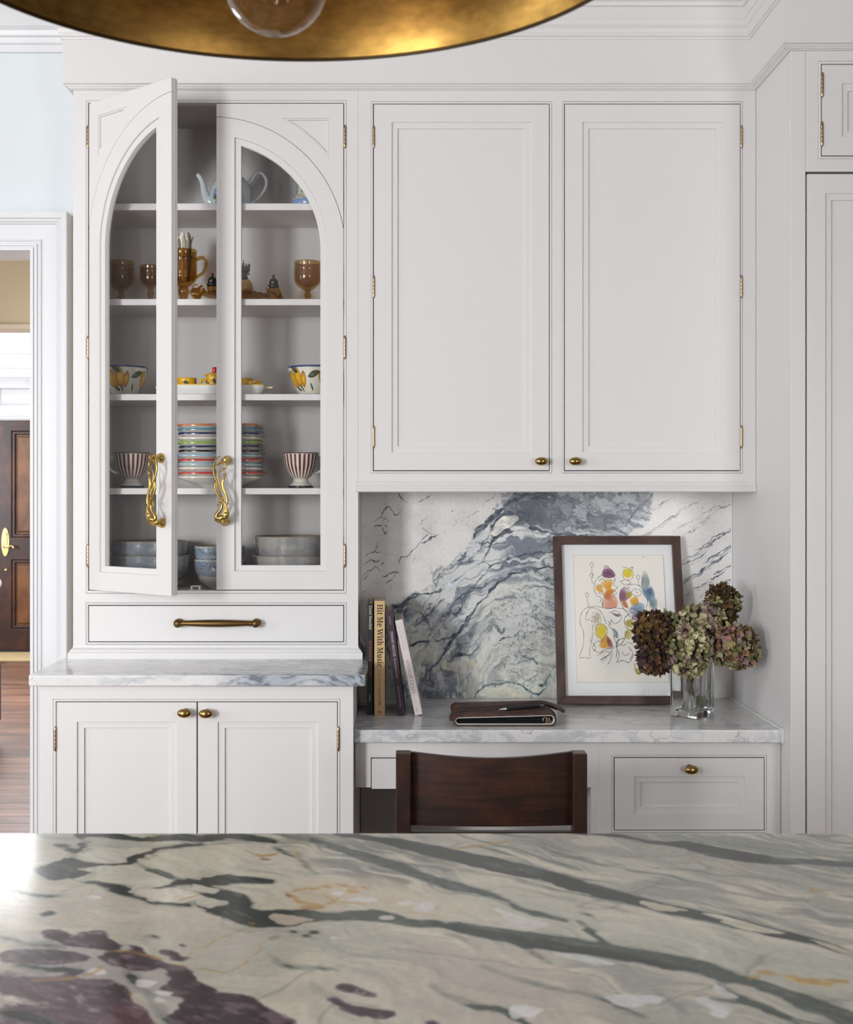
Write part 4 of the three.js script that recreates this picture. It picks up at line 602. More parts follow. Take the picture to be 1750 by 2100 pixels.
tag(function () { const g = extrude(new THREE.Shape([[dx0d, yDesk + .0005], [XR - .001, yDesk + .0005], [XR - .001, RAIL - .0025], [XH1 + .0004, RAIL - .0025], [XH1 + .0004, yCounter + .0006], [cx1 + .0006, yCounter + .0006], [cx1 + .0006, yUnder - .0006], [dx0d, yUnder - .0006]].map((p) => new THREE.Vector2(...p))), .001, .02, 0); uvMetres(g); const uv = g.attributes.uv; for (let i = 0; i < uv.count; i++) uv.setXY(i, (uv.getX(i) - BS.x0) / (BS.x1 - BS.x0), (uv.getY(i) - BS.y0) / (BS.y1 - BS.y0)); const m = mk('marble_backsplash', g, M.splash); scene.add(m); return m; }(), 'upright marble slab with swirling grey and white veins behind the desk', 'backsplash');
struct('trim_9', [bx(XH1 + .0005, XH1 + .0036, yCounter + .001, RAIL - .003, .0201, .0225, .0008), bx(XR - .004, XR - .0005, yDesk, RAIL, .0201, .0228, .0008), bx(XR - .0075, XR - .0002, Y(1524, DD) - .001, yDesk + .004, .02, ZDESK + .003, .0012)], M.caulk);

// ---- desk drawers
{
  const D = 3.47, z = ZDF, t = thing('desk_unit', 'desk base with a slim drawer over the knee space and a panelled drawer', 'desk', [.45, 0, .28]), yt = Y(1524, DD) - .0005;
  const xk0 = X(727, D) + .002, xk1 = X(1228, D), xr1 = X(1600, D) + .002, yr = Y(1615, D), b1 = rect(757, 1196, 1549, 1622, D), o1 = rect(761, 1192, 1553.5, 1622, D), b2 = rect(1255, 1573, 1548.5, 1708, D), o2 = rect(1259.5, 1569, 1553, 1703.5, D);
  const rail = new THREE.Shape([[xk0, yr], [b1[0], yr], [b1[0], b1[3]], [b1[1], b1[3]], [b1[1], yr], [xk1, yr], [xk1, yt], [xk0, yt]].map((p) => new THREE.Vector2(...p)));
  wpart(t, 'apron', extrude(rail, z - .025, z, .0008), M.cabinet);
  wpart(t, 'bead_molding', [bx(b1[0], o1[0], yr, o1[3] + .006, z - .024, z + .0005, .001), bx(o1[1], b1[1], yr, o1[3] + .006, z - .024, z + .0005, .001), bx(b1[0], b1[1], o1[3], b1[3], z - .024, z + .0006, .001)], M.cabinet);
  const dr = wpart(t, 'drawer', bx(o1[0] + .002, o1[1] - .002, Y(1618, D), o1[3] - .003, z - .022, z, .001), M.cabinet); wpart(t, 'drawer_box', bx(o1[0] + .01, o1[1] - .01, yr + .004, o1[3] - .02, .08, z - .022, 0), M.cabinetInShade, dr);
  const b3 = [b2[0], b2[1], .36, Y(1712, D)], o3 = [o2[0], o2[1], .366, Y(1716, D)];
  const b4 = [b2[0], b2[1], .12, .345], o4 = [o2[0], o2[1], .126, .339];
  wpart(t, 'face_frame', ring([xk1, xr1, 0, yt], [b2, b3, b4], z - .03, z, .0008), M.cabinet);
  for (const [b, o] of [[b2, o2], [b3, o3], [b4, o4]]) beadRing(t, b, o, z);
  wpart(t, 'shade_carcass', bx(xk1 + .018, xr1 - .018, .02, yt - .01, .03, z - .05, 0), M.dark); wpart(t, 'side_panel', bx(xk1 - .02, xk1, 0, yt - .0, .022, z - .001, 0), M.cabinet); wpart(t, 'side_panel', bx(xr1 - .018, xr1, 0, yt, .022, z - .03, 0), M.cabinet); wpart(t, 'back_panel', bx(xk0, xk1 - .02, 0, yDesk - .05, .001, .02, 0), M.cabinetInShade);  // carcass painted near black so the drawer gaps look shaded
  panelFront(t, 'drawer', o2, z, rect(1301, 1528, 1593, 1668, D), rect(1313, 1515.5, 1605, 1655.5, D), { knob: [X(1419, D - .026), Y(1579, D - .026)] });
  for (const o of [o3, o4]) panelFront(t, 'drawer', o, z, inset(o, .055), inset(o, .071), { knob: [(o[0] + o[1]) / 2, o[3] - .028] });
  wpart(t, 'filler_strip', bx(xr1, XR - .001, 0, yt, .022, z - .012, .001), M.cabinet);
}

// ---- tall cupboard beside the desk
{
  const z = ZT, x1 = 2.55, t = thing('tall_cupboard', 'tall cupboard with a small door over a long panel door, projecting beside the desk', 'cabinet', [1.7, 0, .3]), top = Y(96, DT);
  const seam = X(1653, DT), sb = [X(1679, DT), 2.3, Y(326, DT), Y(125, DT)], so = [X(1685, DT), 2.294, Y(320.5, DT), Y(131, DT)];
  wpart(t, 'side_panel', bx(XR, XR + .02, 0, top + .01, .001, z - .022, 0), M.cabinet);
  wpart(t, 'corner_stile', bx(XR, seam - .0004, 0, top + .01, z - .022, z, .0012), M.cabinet);
  wpart(t, 'face_frame', ring([seam, x1, Y(352, DT), top + .01], [sb], z - .03, z, .0008), M.cabinet); beadRing(t, sb, so, z);
  panelFront(t, 'door', so, z, [X(1728, DT), 2.16, Y(280, DT), Y(171.5, DT)], [X(1740.5, DT), 2.145, Y(268, DT), Y(186, DT)], { hinges: [[X(1686.5, DT), Y(174, DT), .066], [X(1686, DT), Y(275, DT), .066]] });
  const big = [seam + .0005, x1, .1, Y(354, DT)];
  panelFront(t, 'tall_door', big, z, [X(1694, DT), 2.4, .2, Y(397, DT)], [X(1707, DT), 2.385, .215, Y(410, DT)], { gap: .0034 });
  wpart(t, 'shade_carcass', bx(XR + .02, x1, .02, top - .01, .01, z - .045, 0), M.dark); wpart(t, 'plinth', bx(seam, x1, 0, .095, .3, z - .02, .001), M.cabinet);  // carcass colour carries the shade seen through the door gaps
}
// ------------------------------------------------------------------ island, lamp, chair
{
  const t = thing('kitchen_island', 'island with a cream marble slab veined dark green and purple, in front of everything', 'kitchen island', [.05, 0, 2.68]), n = .03;
  const top = bx(ISL.x0, ISL.x1, ISL.top - .04, ISL.top, ISL.z0, ISL.z1, .004, 3); uvMetres(top);
  const uv = top.attributes.uv, p = top.attributes.position; for (let i = 0; i < uv.count; i++) uv.setXY(i, (p.getX(i) - ISL.x0) / (ISL.x1 - ISL.x0), (p.getZ(i) - ISL.z0) / (ISL.z1 - ISL.z0));
  M.island = phys(0xffffff, .17, { map: islandTexture(), specularIntensity: .36 });
  wpart(t, 'marble_top', top, M.island);
  wpart(t, 'body', bx(ISL.x0 + .05, ISL.x1 - .05, .1, ISL.top - .041, ISL.z0 + .05, ISL.z1 - .05, .003), M.cabinet); wpart(t, 'plinth', bx(ISL.x0 + .1, ISL.x1 - .1, 0, .1, ISL.z0 + .1, ISL.z1 - .1, 0), M.cabinet);
}
{
  const d = 1.161, h = .5, R = .671 * h, y = EYE + h, t = thing('pendant_lamp', 'large dome pendant lined with gold leaf, with a clear globe bulb, over the island', 'pendant lamp', [-.107, y, BACK - d]);
  const out = [], inn = [], H = .225; for (let i = 0; i <= 26; i++) { const a0 = .16, a = a0 + i / 26 * (Math.PI / 2 - a0); inn.push([Math.max(.035, R * Math.cos(a) / Math.cos(a0)), H * (Math.sin(a) - Math.sin(a0))]); }
  const prof = [...inn].reverse(), shade = lathe(prof.map(([r, yy]) => [r, yy]), 96, { smooth: false });
  part(t, 'shade_lining', shade, M.goldLeaf, 'gold leaf lining'); part(t, 'shade', lathe([[R + .0, 0], ...inn.map(([r, yy]) => [r + .003, yy + .003])], 96, { smooth: false }), M.bronze);
  part(t, 'rim', clean(new THREE.TorusGeometry(R + .0012, .0022, 10, 128).rotateX(Math.PI / 2)), M.bronze);
  const bx0 = -.003, by = (1018 + 38) / FOCAL * d - h; const r = .047;
  const gl = clean(new THREE.SphereGeometry(r, 40, 28)); gl.translate(bx0, by, 0); part(t, 'bulb', [gl, lathe([[.018, by + .042], [.0165, by + .055], [.0135, by + .062]], 24, { smooth: false }).translate(bx0, 0, 0)], M.pane, 'clear glass globe bulb');
  part(t, 'filament', [...[0, 1, 2, 3, 4, 5].map((k) => { const a = k / 6 * 6.2832, b = a + .5; return tube([[bx0 + Math.cos(a) * .008, by + .028, Math.sin(a) * .008, .0004], [bx0 + Math.cos(a) * .014, by + .002, Math.sin(a) * .014, .0004], [bx0 + Math.cos(b) * .012, by - .016, Math.sin(b) * .012, .0004], [bx0 + Math.cos(b) * .007, by + .024, Math.sin(b) * .007, .0004]], 5, 16); }), cyl(bx0, by + .02, 0, .004, .006, .035, 12)], M.hinge);
  part(t, 'socket', [cyl(bx0, by + .058, 0, .019, .021, .055, 24), cyl(bx0, by + .11, 0, .024, .03, .1, 24)], M.brassAged);
  part(t, 'stem', cyl(0, .2, 0, .008, .008, CEIL - y - .22, 16), M.bronze); part(t, 'ceiling_cap', lathe([[.0001, CEIL - y - .03], [.03, CEIL - y - .03], [.06, CEIL - y - .012], [.065, CEIL - y - .001]], 32, { smooth: false }), M.bronze);
}
{
  const D = 2.93, z = BACK - D, t = thing('desk_chair', 'dark brown wooden chair with a wide scuffed back panel, drawn up to the desk', 'chair', [X(1008, D), 0, z + .22]);
  const wt = woodTexture([46, 26, 17], [66, 38, 23], [34, 20, 14], 30, 512, 512), wt2 = pixTex(512, 512, (u, v) => { const n = fbm(u * 4, v * 40, 4), f = fbm(u * 30, v * 160, 3), k = ridge(u * 9 + fbm(u * 5, v * 5, 2), v * 11, 2), b = fbm(u * 6, v * 6, 4); let c = mix3([44, 24, 15], [70, 38, 22], sst(-.4, .4, n + b * .6)); c = mix3(c, [130, 88, 60], sst(.86, 1, k) * .3); return [c[0] + f * 10, c[1] + f * 8, c[2] + f * 6]; });
  const wood = phys(0xffffff, .34, { map: wt }), worn = phys(0xffffff, .34, { map: wt2 });
  const x0 = X(812, D), x1 = X(1205, D), yt = Y(1546, D), yb = Y(1700, D), xa = X(843, D), xb = X(1176, D), uvm = (g) => uvMetres(g, 2);
  const uvv = (g) => { g = uvMetres(g, 2); const uv = g.attributes.uv; for (let i = 0; i < uv.count; i++) uv.setXY(i, uv.getX(i), uv.getY(i)); return g; };
  for (const [a, b] of [[x0, xa], [xb, x1]]) wpart(t, 'back_post', uvv(bx(a, b, 0, yt, z - .045, z, .0025, 2)), wood);
  // curved, hollow-topped back panel bowing towards the island
  const pos = [], N = 28, pt = (i, k, back) => { const u = i / N, q = Math.sin(u * Math.PI), x = xa - .008 + (xb - xa + .016) * u, yy = k ? yt - .002 - .010 * q : yb - .0 + .003 * q; return [x, yy, z - .034 + .026 * q + (back ? -.014 : 0)]; };
  const tri = (a, b, c) => pos.push(...a, ...b, ...c), quad = (a, b, c, d) => { tri(a, b, c); tri(a, c, d); };
  for (let i = 0; i < N; i++) { quad(pt(i, 0, 0), pt(i + 1, 0, 0), pt(i + 1, 1, 0), pt(i, 1, 0)); quad(pt(i + 1, 0, 1), pt(i, 0, 1), pt(i, 1, 1), pt(i + 1, 1, 1)); quad(pt(i, 1, 0), pt(i + 1, 1, 0), pt(i + 1, 1, 1), pt(i, 1, 1)); quad(pt(i, 0, 1), pt(i + 1, 0, 1), pt(i + 1, 0, 0), pt(i, 0, 0)); }
  const g = new THREE.BufferGeometry(); g.setAttribute('position', new THREE.Float32BufferAttribute(pos, 3)); wpart(t, 'back_panel', uvMetres(toCreasedNormals(g, .5), 1.7), worn);
  wpart(t, 'seat', uvm(bx(x0 + .004, x1 - .004, .425, .462, z - .46, z - .046, .012, 3)), worn);
  for (const x of [x0 + .004, x1 - .038]) { wpart(t, 'leg', uvv(bx(x, x + .034, 0, .425, z - .455, z - .42, .003)), wood); wpart(t, 'stretcher', uvm(bx(x + .008, x + .026, .17, .2, z - .42, z - .04, .003)), wood); wpart(t, 'side_rail', uvm(bx(x + .006, x + .028, .37, .425, z - .42, z - .045, .003)), wood); }
  wpart(t, 'stretcher', uvm(bx(x0 + .03, x1 - .03, .2, .23, z - .035, z - .012, .003)), wood); wpart(t, 'front_rail', uvm(bx(x0 + .03, x1 - .03, .37, .425, z - .45, z - .428, .003)), wood);
  wpart(t, 'back_rail', uvm(bx(xa - .002, xb + .002, Y(1724, D), Y(1706, D) - .004, z - .035, z - .012, .003)), wood);
}
// ------------------------------------------------------------------ things on the desk
const decal = (w, h, d, r = .0008) => { const g = bx(-w / 2, w / 2, -h / 2, h / 2, -d / 2, d / 2, r), p = g.attributes.position, n = g.attributes.normal, uv = g.attributes.uv; for (let i = 0; i < p.count; i++) uv.setXY(i, n.getZ(i) > .5 ? p.getX(i) / w + .5 : .012, n.getZ(i) > .5 ? p.getY(i) / h + .5 : .012); return g; };
const paper = std(lin(.66, .62, .55), .85), paperEdge = std(0xffffff, .85, { map: pixTex(256, 64, (u, v) => { const k = 200 + 26 * noise(u * 120, v * 2); return [k, k * .97, k * .9]; }) });
function book(label, w, h, dep, lean, [x, z], color, ink, rough = .55, soft = false) {
  const t = thing('book', label, 'book', [x, yDesk, z]), spineMap = canvasTex(96, Math.round(96 * h / w), (g, W, H) => { g.fillStyle = color; g.fillRect(0, 0, W, H); ink(g, W, H); });
  const side = std(0xffffff, rough, { map: spineMap }), c = new THREE.Color(color), cover = std(c, rough), inner = new THREE.Group();
  const put = (name, g, m, l) => part(t, name, g.translate(w / 2, h / 2, -dep / 2), m, l);
  put('spine', decal(w, h, .003).translate(0, 0, dep / 2 - .0015), side); put('front_cover', bx(w / 2 - .0022, w / 2, -h / 2, h / 2, -dep / 2, dep / 2 - .003, .0006), cover); put('back_cover', bx(-w / 2, -w / 2 + .0022, -h / 2, h / 2, -dep / 2, dep / 2 - .003, .0006), cover);
  put('page_block', uvMetres(bx(-w / 2 + .0022, w / 2 - .0022, -h / 2 + .003, h / 2 - (soft ? .001 : .004), -dep / 2 + .005, dep / 2 - .003, 0), 8), paperEdge);
  t.rotation.z = lean; return t;
}
const down = (g, W, H, list) => { g.save(); g.translate(W / 2, 0); g.rotate(Math.PI / 2); g.textBaseline = 'middle'; for (const [txt, y, font, col, dy = 0, max] of list) { g.font = font; g.fillStyle = col; g.fillText(txt, y * H, dy, max ? max * H : undefined); } g.restore(); };
{
  const z = .335, h1 = .314, h2 = .322, h3 = .296, h4 = .272, d = BACK - z;
  book('black book with white and red spine lettering, beside the cream book', .0158, h1, .205, -.004, [X(752.5, d), z - .012], '#0e1112', (g, W, H) => down(g, W, H, [['Ernst Haeckel', .02, '62px serif', '#d9d6cc', -6, .23], ['Art Forms in Nature', .33, '62px serif', '#b0503c', -6, .35], ['♠ PRESTEL', .80, '34px sans-serif', '#bdbdb8', 0, .14]]), .4);
  const xa = X(768, d);
  book('thick cream book with bold black spine lettering, tallest in the row', .0295, h2, .21, 0, [xa, z], '#c9a878', (g, W, H) => { g.strokeStyle = '#1d1710'; g.lineWidth = 2; down(g, W, H, [['Hit Me With Music', .03, 'bold 74px serif', '#1c1712', -4, .55], ['roots', .60, '26px serif', '#5a4630', 0], ['rock', .672, '26px serif', '#5a4630', 0], ['reggae', .735, '26px serif', '#5a4630', 0], ['Lee Jaffe', .81, 'bold 25px serif', '#2a2018', 0], ['R', .95, 'italic 46px serif', '#3a2d1e', 0]]); }, .6);
  const a3 = .121, w3 = .0205; book('dark purple book leaning on the cream one, thin white lettering', w3, h3, .215, a3, [X(816.5, d), z], '#33222f', (g, W, H) => down(g, W, H, [['Manfred', .06, '26px sans-serif', '#b9a9b4', 0], ['EDWARD WESTON', .20, '44px sans-serif', '#cfc4ca', 0, .24], ['The Last Years in Carmel', .455, '36px serif', '#c4b6be', 0, .19], ['THE ART INSTITUTE OF CHICAGO', .72, '26px sans-serif', '#b5a6af', 0, .2]]), .5);
  const a4 = .208; book('pale pinkish book with grey lettering, leaning most steeply at the end of the row', .0215, h4, .21, a4, [X(851.5, d), z], '#d6ccca', (g, W, H) => { for (let i = 0; i < 90; i++) { g.fillStyle = `rgba(150,130,134,${rr(.03, .12)})`; g.fillRect(rr(0, W), rr(0, H), rr(2, 20), rr(4, 60)); } down(g, W, H, [['A NATIONAL PARTNERSHIP', .04, '28px sans-serif', '#b9a7a6', -18, .34], ['AND OTHER CITY SPACES', .06, '28px sans-serif', '#b9a7a6', 14, .34], ['ARTHUR CASAS', .42, '64px sans-serif', '#85787b', 0, .40], ['2', .85, '40px serif', '#9a8c8c', 8], ['ML', .92, '40px serif', '#a89c9c', 8]]); }, .6, true);
}
// framed drawing leaning on the slab
{
  const w = X(1410, 3.85) - X(1143, 3.85), H = .503, lean = -.232, t = thing('framed_drawing', 'dark walnut frame with a loose ink and watercolour drawing, leaning on the marble slab', 'picture frame', [(X(1143, 3.85) + X(1410, 3.85)) / 2, yDesk + .001, .148]), fw = .0245, fd = .022;
  const wal = std(0xffffff, .5, { map: woodTexture([62, 42, 36], [84, 60, 50], [50, 34, 30], 22, 256, 512) }), o = [-w / 2, w / 2, 0, H], i = inset(o, fw);
  t.rotation.x = lean;
  const mitre = (pts) => extrude(new THREE.Shape(pts.map((p) => new THREE.Vector2(...p))), 0, fd, .0012);
  const rot = (g) => { uvMetres(g, 2.5); const uv = g.attributes.uv; for (let k = 0; k < uv.count; k++) uv.setXY(k, uv.getY(k), uv.getX(k)); return g; };
  part(t, 'frame_rail', rot(mitre([[o[0], o[2]], [o[1], o[2]], [i[1], i[2]], [i[0], i[2]]])), wal); part(t, 'frame_rail', rot(mitre([[o[0], o[3]], [i[0], i[3]], [i[1], i[3]], [o[1], o[3]]])), wal);
  part(t, 'frame_stile', uvMetres(mitre([[o[0], o[2]], [i[0], i[2]], [i[0], i[3]], [o[0], o[3]]]), 2.5), wal); part(t, 'frame_stile', uvMetres(mitre([[o[1], o[2]], [o[1], o[3]], [i[1], i[3]], [i[1], i[2]]]), 2.5), wal);
  part(t, 'back_board', bx(o[0] + .004, o[1] - .004, .004, H - .004, .0005, .003, 0), std(lin(.3, .22, .15), .9)); part(t, 'mat_board', bx(i[0] - .002, i[1] + .002, i[2] - .002, i[3] + .002, .003, .006, 0), std(lin(.90, .90, .905), .9));
  const pw = .272, ph = .382, art = canvasTex(1024, 1438, drawArt), pg = decal(pw, ph, .0012, 0).translate(.004, H / 2 + .004, .0082);
  part(t, 'drawing', pg, std(0xffffff, .9, { map: art }), 'ink lines with yellow, orange, purple and blue washes on cream paper');
  part(t, 'glass_pane', bx(i[0] - .002, i[1] + .002, i[2] - .002, i[3] + .002, .0165, .0175, 0), M.pane);
}
function drawArt(g, W, H) {
  g.fillStyle = '#f5f1e8'; g.fillRect(0, 0, W, H);
  // in pixels of the photograph: 1179..1369 across, 1143..1402 down
  const k = W / 189, at = ([x, y]) => [(x - 1179.5) * k, (y - 1143) * H / 259];
  const wash = (pts, col, n = 6) => { const mx = pts.reduce((a, p) => a + p[0], 0) / pts.length, my = pts.reduce((a, p) => a + p[1], 0) / pts.length; for (let i = 0; i < n; i++) { const qx = rr(-9, 9), qy = rr(-9, 9), gq = g.createRadialGradient(...at([mx + qx, my + qy]), 2, ...at([mx + qx, my + qy]), k * rr(10, 20)); gq.addColorStop(0, col); gq.addColorStop(.55, col); gq.addColorStop(1, col.replace(/[.\d]+\)$/, '.04)')); g.fillStyle = gq; g.beginPath(); const c = new THREE.CatmullRomCurve3(pts.map((p) => V(p[0] + rr(-1, 1) * 1.7, p[1] + rr(-1, 1) * 1.7, 0)), true).getPoints(60); c.forEach((p, j) => { const q = at([p.x, p.y]); j ? g.lineTo(...q) : g.moveTo(...q); }); g.fill(); } };
  const or = 'rgba(226,150,20,.32)', ye = 'rgba(226,204,30,.32)', pu = 'rgba(112,52,90,.30)', bl = 'rgba(84,124,158,.24)', pk = 'rgba(216,140,110,.28)', gy = 'rgba(120,136,140,.22)', br = 'rgba(176,90,40,.3)', ol = 'rgba(170,150,40,.3)';
  wash([[1238, 1184], [1244, 1172], [1256, 1172], [1266, 1186], [1250, 1190]], pu, 7); wash([[1235, 1204], [1250, 1192], [1260, 1200], [1256, 1212], [1264, 1216], [1254, 1228], [1262, 1238], [1244, 1230], [1246, 1214]], or, 8); wash([[1240, 1226], [1260, 1214], [1262, 1232], [1248, 1236]], br, 4); wash([[1238, 1236], [1266, 1230], [1268, 1248], [1240, 1252]], pk, 7); wash([[1225, 1210], [1234, 1206], [1238, 1222], [1228, 1218]], or, 4);
  wash(ell(1293, 1181, 9.5, 9.5), ye, 8); wash([[1274, 1226], [1280, 1212], [1290, 1210], [1298, 1220], [1286, 1238], [1276, 1238]], pu, 6); wash([[1290, 1220], [1300, 1222], [1294, 1232], [1286, 1230]], ol, 6); wash([[1296, 1236], [1310, 1228], [1312, 1242], [1300, 1246]], or, 6); wash([[1278, 1240], [1284, 1236], [1290, 1252], [1282, 1250]], br, 5);
  wash([[1296, 1250], [1316, 1240], [1324, 1246], [1320, 1264], [1304, 1268], [1296, 1262]], bl, 8); wash([[1300, 1266], [1316, 1262], [1308, 1276], [1298, 1274]], pu, 3); wash([[1284, 1280], [1296, 1276], [1298, 1290], [1286, 1290]], ol, 6); wash([[1282, 1300], [1296, 1294], [1292, 1316], [1282, 1312]], ol, 5);
  wash([[1320, 1218], [1326, 1176], [1332, 1180], [1336, 1204], [1324, 1214]], gy, 7); wash([[1322, 1216], [1338, 1206], [1346, 1222], [1344, 1250], [1330, 1236]], bl, 8); wash([[1336, 1240], [1350, 1234], [1348, 1256], [1336, 1250]], gy, 6); wash([[1330, 1216], [1340, 1212], [1338, 1230]], 'rgba(60,80,100,.25)', 4);
  wash([[1222, 1304], [1226, 1288], [1240, 1286], [1244, 1300], [1236, 1316], [1226, 1312]], ye, 8); wash([[1232, 1318], [1244, 1306], [1254, 1330], [1240, 1334], [1228, 1330]], or, 5); wash([[1244, 1308], [1252, 1316], [1256, 1334], [1246, 1330]], pu, 3); wash([[1256, 1294], [1266, 1302], [1264, 1312]], bl, 5); wash([[1216, 1262], [1232, 1262], [1232, 1282], [1220, 1278]], 'rgba(200,190,150,.2)', 4); wash([[1254, 1262], [1274, 1266], [1270, 1270]], 'rgba(60,60,60,.3)', 4); wash([[1298, 1374], [1316, 1380], [1306, 1388]], ol, 3);
  g.lineCap = 'round';
  const ink = (pts, w = .8, col = 'rgba(26,22,26,.92)') => { const c = new THREE.CatmullRomCurve3(pts.map((p) => V(p[0], p[1], 0)), false, 'centripetal').getPoints(pts.length * 12); g.strokeStyle = col; for (let i = 1; i < c.length; i++) { g.lineWidth = k * w * (.45 + .55 * Math.abs(Math.sin(i * .21 + pts[0][0]))); g.beginPath(); g.moveTo(...at([c[i - 1].x, c[i - 1].y])); g.lineTo(...at([c[i].x, c[i].y])); g.stroke(); } };
  const stalk = (x, y, x2, y2) => { ink([[x, y - 8], [x - 3.5, y - 4], [x, y + 2], [x + 3.5, y - 4], [x, y - 8]]); ink([[x, y + 2], [(x + x2) / 2 - 1, (y + y2) / 2], [x2, y2]]); };
  stalk(1218, 1166, 1220, 1190); stalk(1217, 1188, 1219, 1202); stalk(1206, 1228, 1210, 1252); stalk(1314, 1192, 1316, 1206); stalk(1226, 1272, 1226, 1288);
  for (const p of [[[1238, 1184], [1226, 1194], [1221, 1210], [1226, 1226], [1236, 1232], [1232, 1240]], [[1238, 1184], [1250, 1180], [1262, 1186], [1266, 1196], [1262, 1204], [1270, 1210], [1264, 1216], [1268, 1222], [1262, 1226], [1266, 1232]], [[1225, 1208], [1232, 1204], [1240, 1216], [1238, 1224], [1228, 1220]], [[1232, 1196], [1240, 1192], [1246, 1198]], [[1254, 1194], [1264, 1196]], [[1240, 1232], [1238, 1250], [1260, 1252], [1268, 1248]],
    [[1241, 1182], [1246, 1168], [1254, 1170], [1266, 1186], [1250, 1190], [1240, 1186]], [[1247, 1170], [1244, 1167], [1250, 1165], [1254, 1170]], [[1276, 1198], [1288, 1194], [1298, 1200], [1286, 1204], [1276, 1198]], [[1282, 1168], [1294, 1170], [1304, 1180], [1300, 1192], [1288, 1194], [1282, 1184], [1286, 1172]], [[1298, 1170], [1304, 1168], [1302, 1174]],
    [[1276, 1216], [1290, 1206], [1310, 1204], [1322, 1212], [1332, 1228], [1330, 1244]], [[1276, 1216], [1274, 1230], [1278, 1248], [1288, 1262], [1296, 1272], [1308, 1278]], [[1298, 1220], [1304, 1214], [1314, 1214], [1320, 1222], [1310, 1228], [1300, 1224]], [[1308, 1218], [1312, 1222]], [[1330, 1244], [1326, 1262], [1316, 1274]], [[1292, 1256], [1300, 1252], [1308, 1258], [1300, 1262], [1292, 1258]], [[1332, 1230], [1340, 1240], [1344, 1252], [1336, 1258]], [[1286, 1212], [1296, 1210]], [[1324, 1190], [1322, 1206]],
    [[1238, 1252], [1220, 1248], [1200, 1254], [1192, 1266], [1190, 1284], [1196, 1300], [1194, 1330], [1186, 1352], [1198, 1352], [1206, 1354], [1208, 1338], [1214, 1310], [1216, 1290], [1222, 1280]], [[1204, 1264], [1212, 1252], [1230, 1256], [1240, 1272], [1244, 1284]], [[1212, 1272], [1220, 1270], [1220, 1280], [1213, 1279], [1217, 1275]], [[1204, 1262], [1202, 1276], [1210, 1276]], [[1262, 1252], [1280, 1254], [1296, 1266], [1300, 1280]], [[1250, 1262], [1266, 1258], [1276, 1272], [1262, 1284], [1254, 1276]], [[1256, 1274], [1250, 1290], [1262, 1298], [1266, 1312], [1258, 1306]],
    [[1222, 1300], [1224, 1286], [1238, 1286], [1246, 1298], [1238, 1314], [1232, 1322]], [[1218, 1302], [1228, 1312], [1240, 1318]], [[1232, 1318], [1220, 1322], [1214, 1334], [1228, 1342], [1240, 1336], [1256, 1334]], [[1208, 1316], [1220, 1332], [1216, 1340]], [[1222, 1348], [1240, 1340], [1250, 1344], [1232, 1356]], [[1234, 1362], [1246, 1346], [1254, 1338], [1250, 1356], [1244, 1366]], [[1228, 1358], [1240, 1350]], [[1262, 1330], [1268, 1318], [1280, 1314], [1272, 1326], [1262, 1330]], [[1262, 1330], [1268, 1346], [1264, 1362], [1274, 1358], [1288, 1362], [1296, 1350]],
    [[1270, 1314], [1264, 1322], [1276, 1328], [1290, 1322], [1300, 1330]], [[1274, 1340], [1280, 1348], [1290, 1344]], [[1258, 1308], [1264, 1330], [1262, 1352]], [[1248, 1278], [1254, 1286]], [[1288, 1330], [1296, 1344], [1290, 1356]], [[1298, 1364], [1306, 1384], [1316, 1378]], [[1294, 1262], [1282, 1274], [1284, 1290], [1296, 1300]], [[1286, 1300], [1280, 1316]]]) ink(p, .85 + .35 * rnd(), rnd() < .25 ? 'rgba(110,40,60,.85)' : undefined);
  for (let i = 0; i < 26; i++) { g.fillStyle = 'rgba(70,50,60,.6)'; g.beginPath(); g.arc(rr(.15, .85) * W, rr(.1, .95) * H, rr(.8, 3), 0, 7); g.fill(); }
  g.fillStyle = '#333'; g.beginPath(); g.ellipse(...at([1326, 1147]), 4, 7, 0, 0, 7); g.fill();
  // deckled edge
  g.strokeStyle = 'rgba(150,140,124,.7)'; g.lineWidth = 3; g.strokeRect(1, 1, W - 2, H - 2);
}
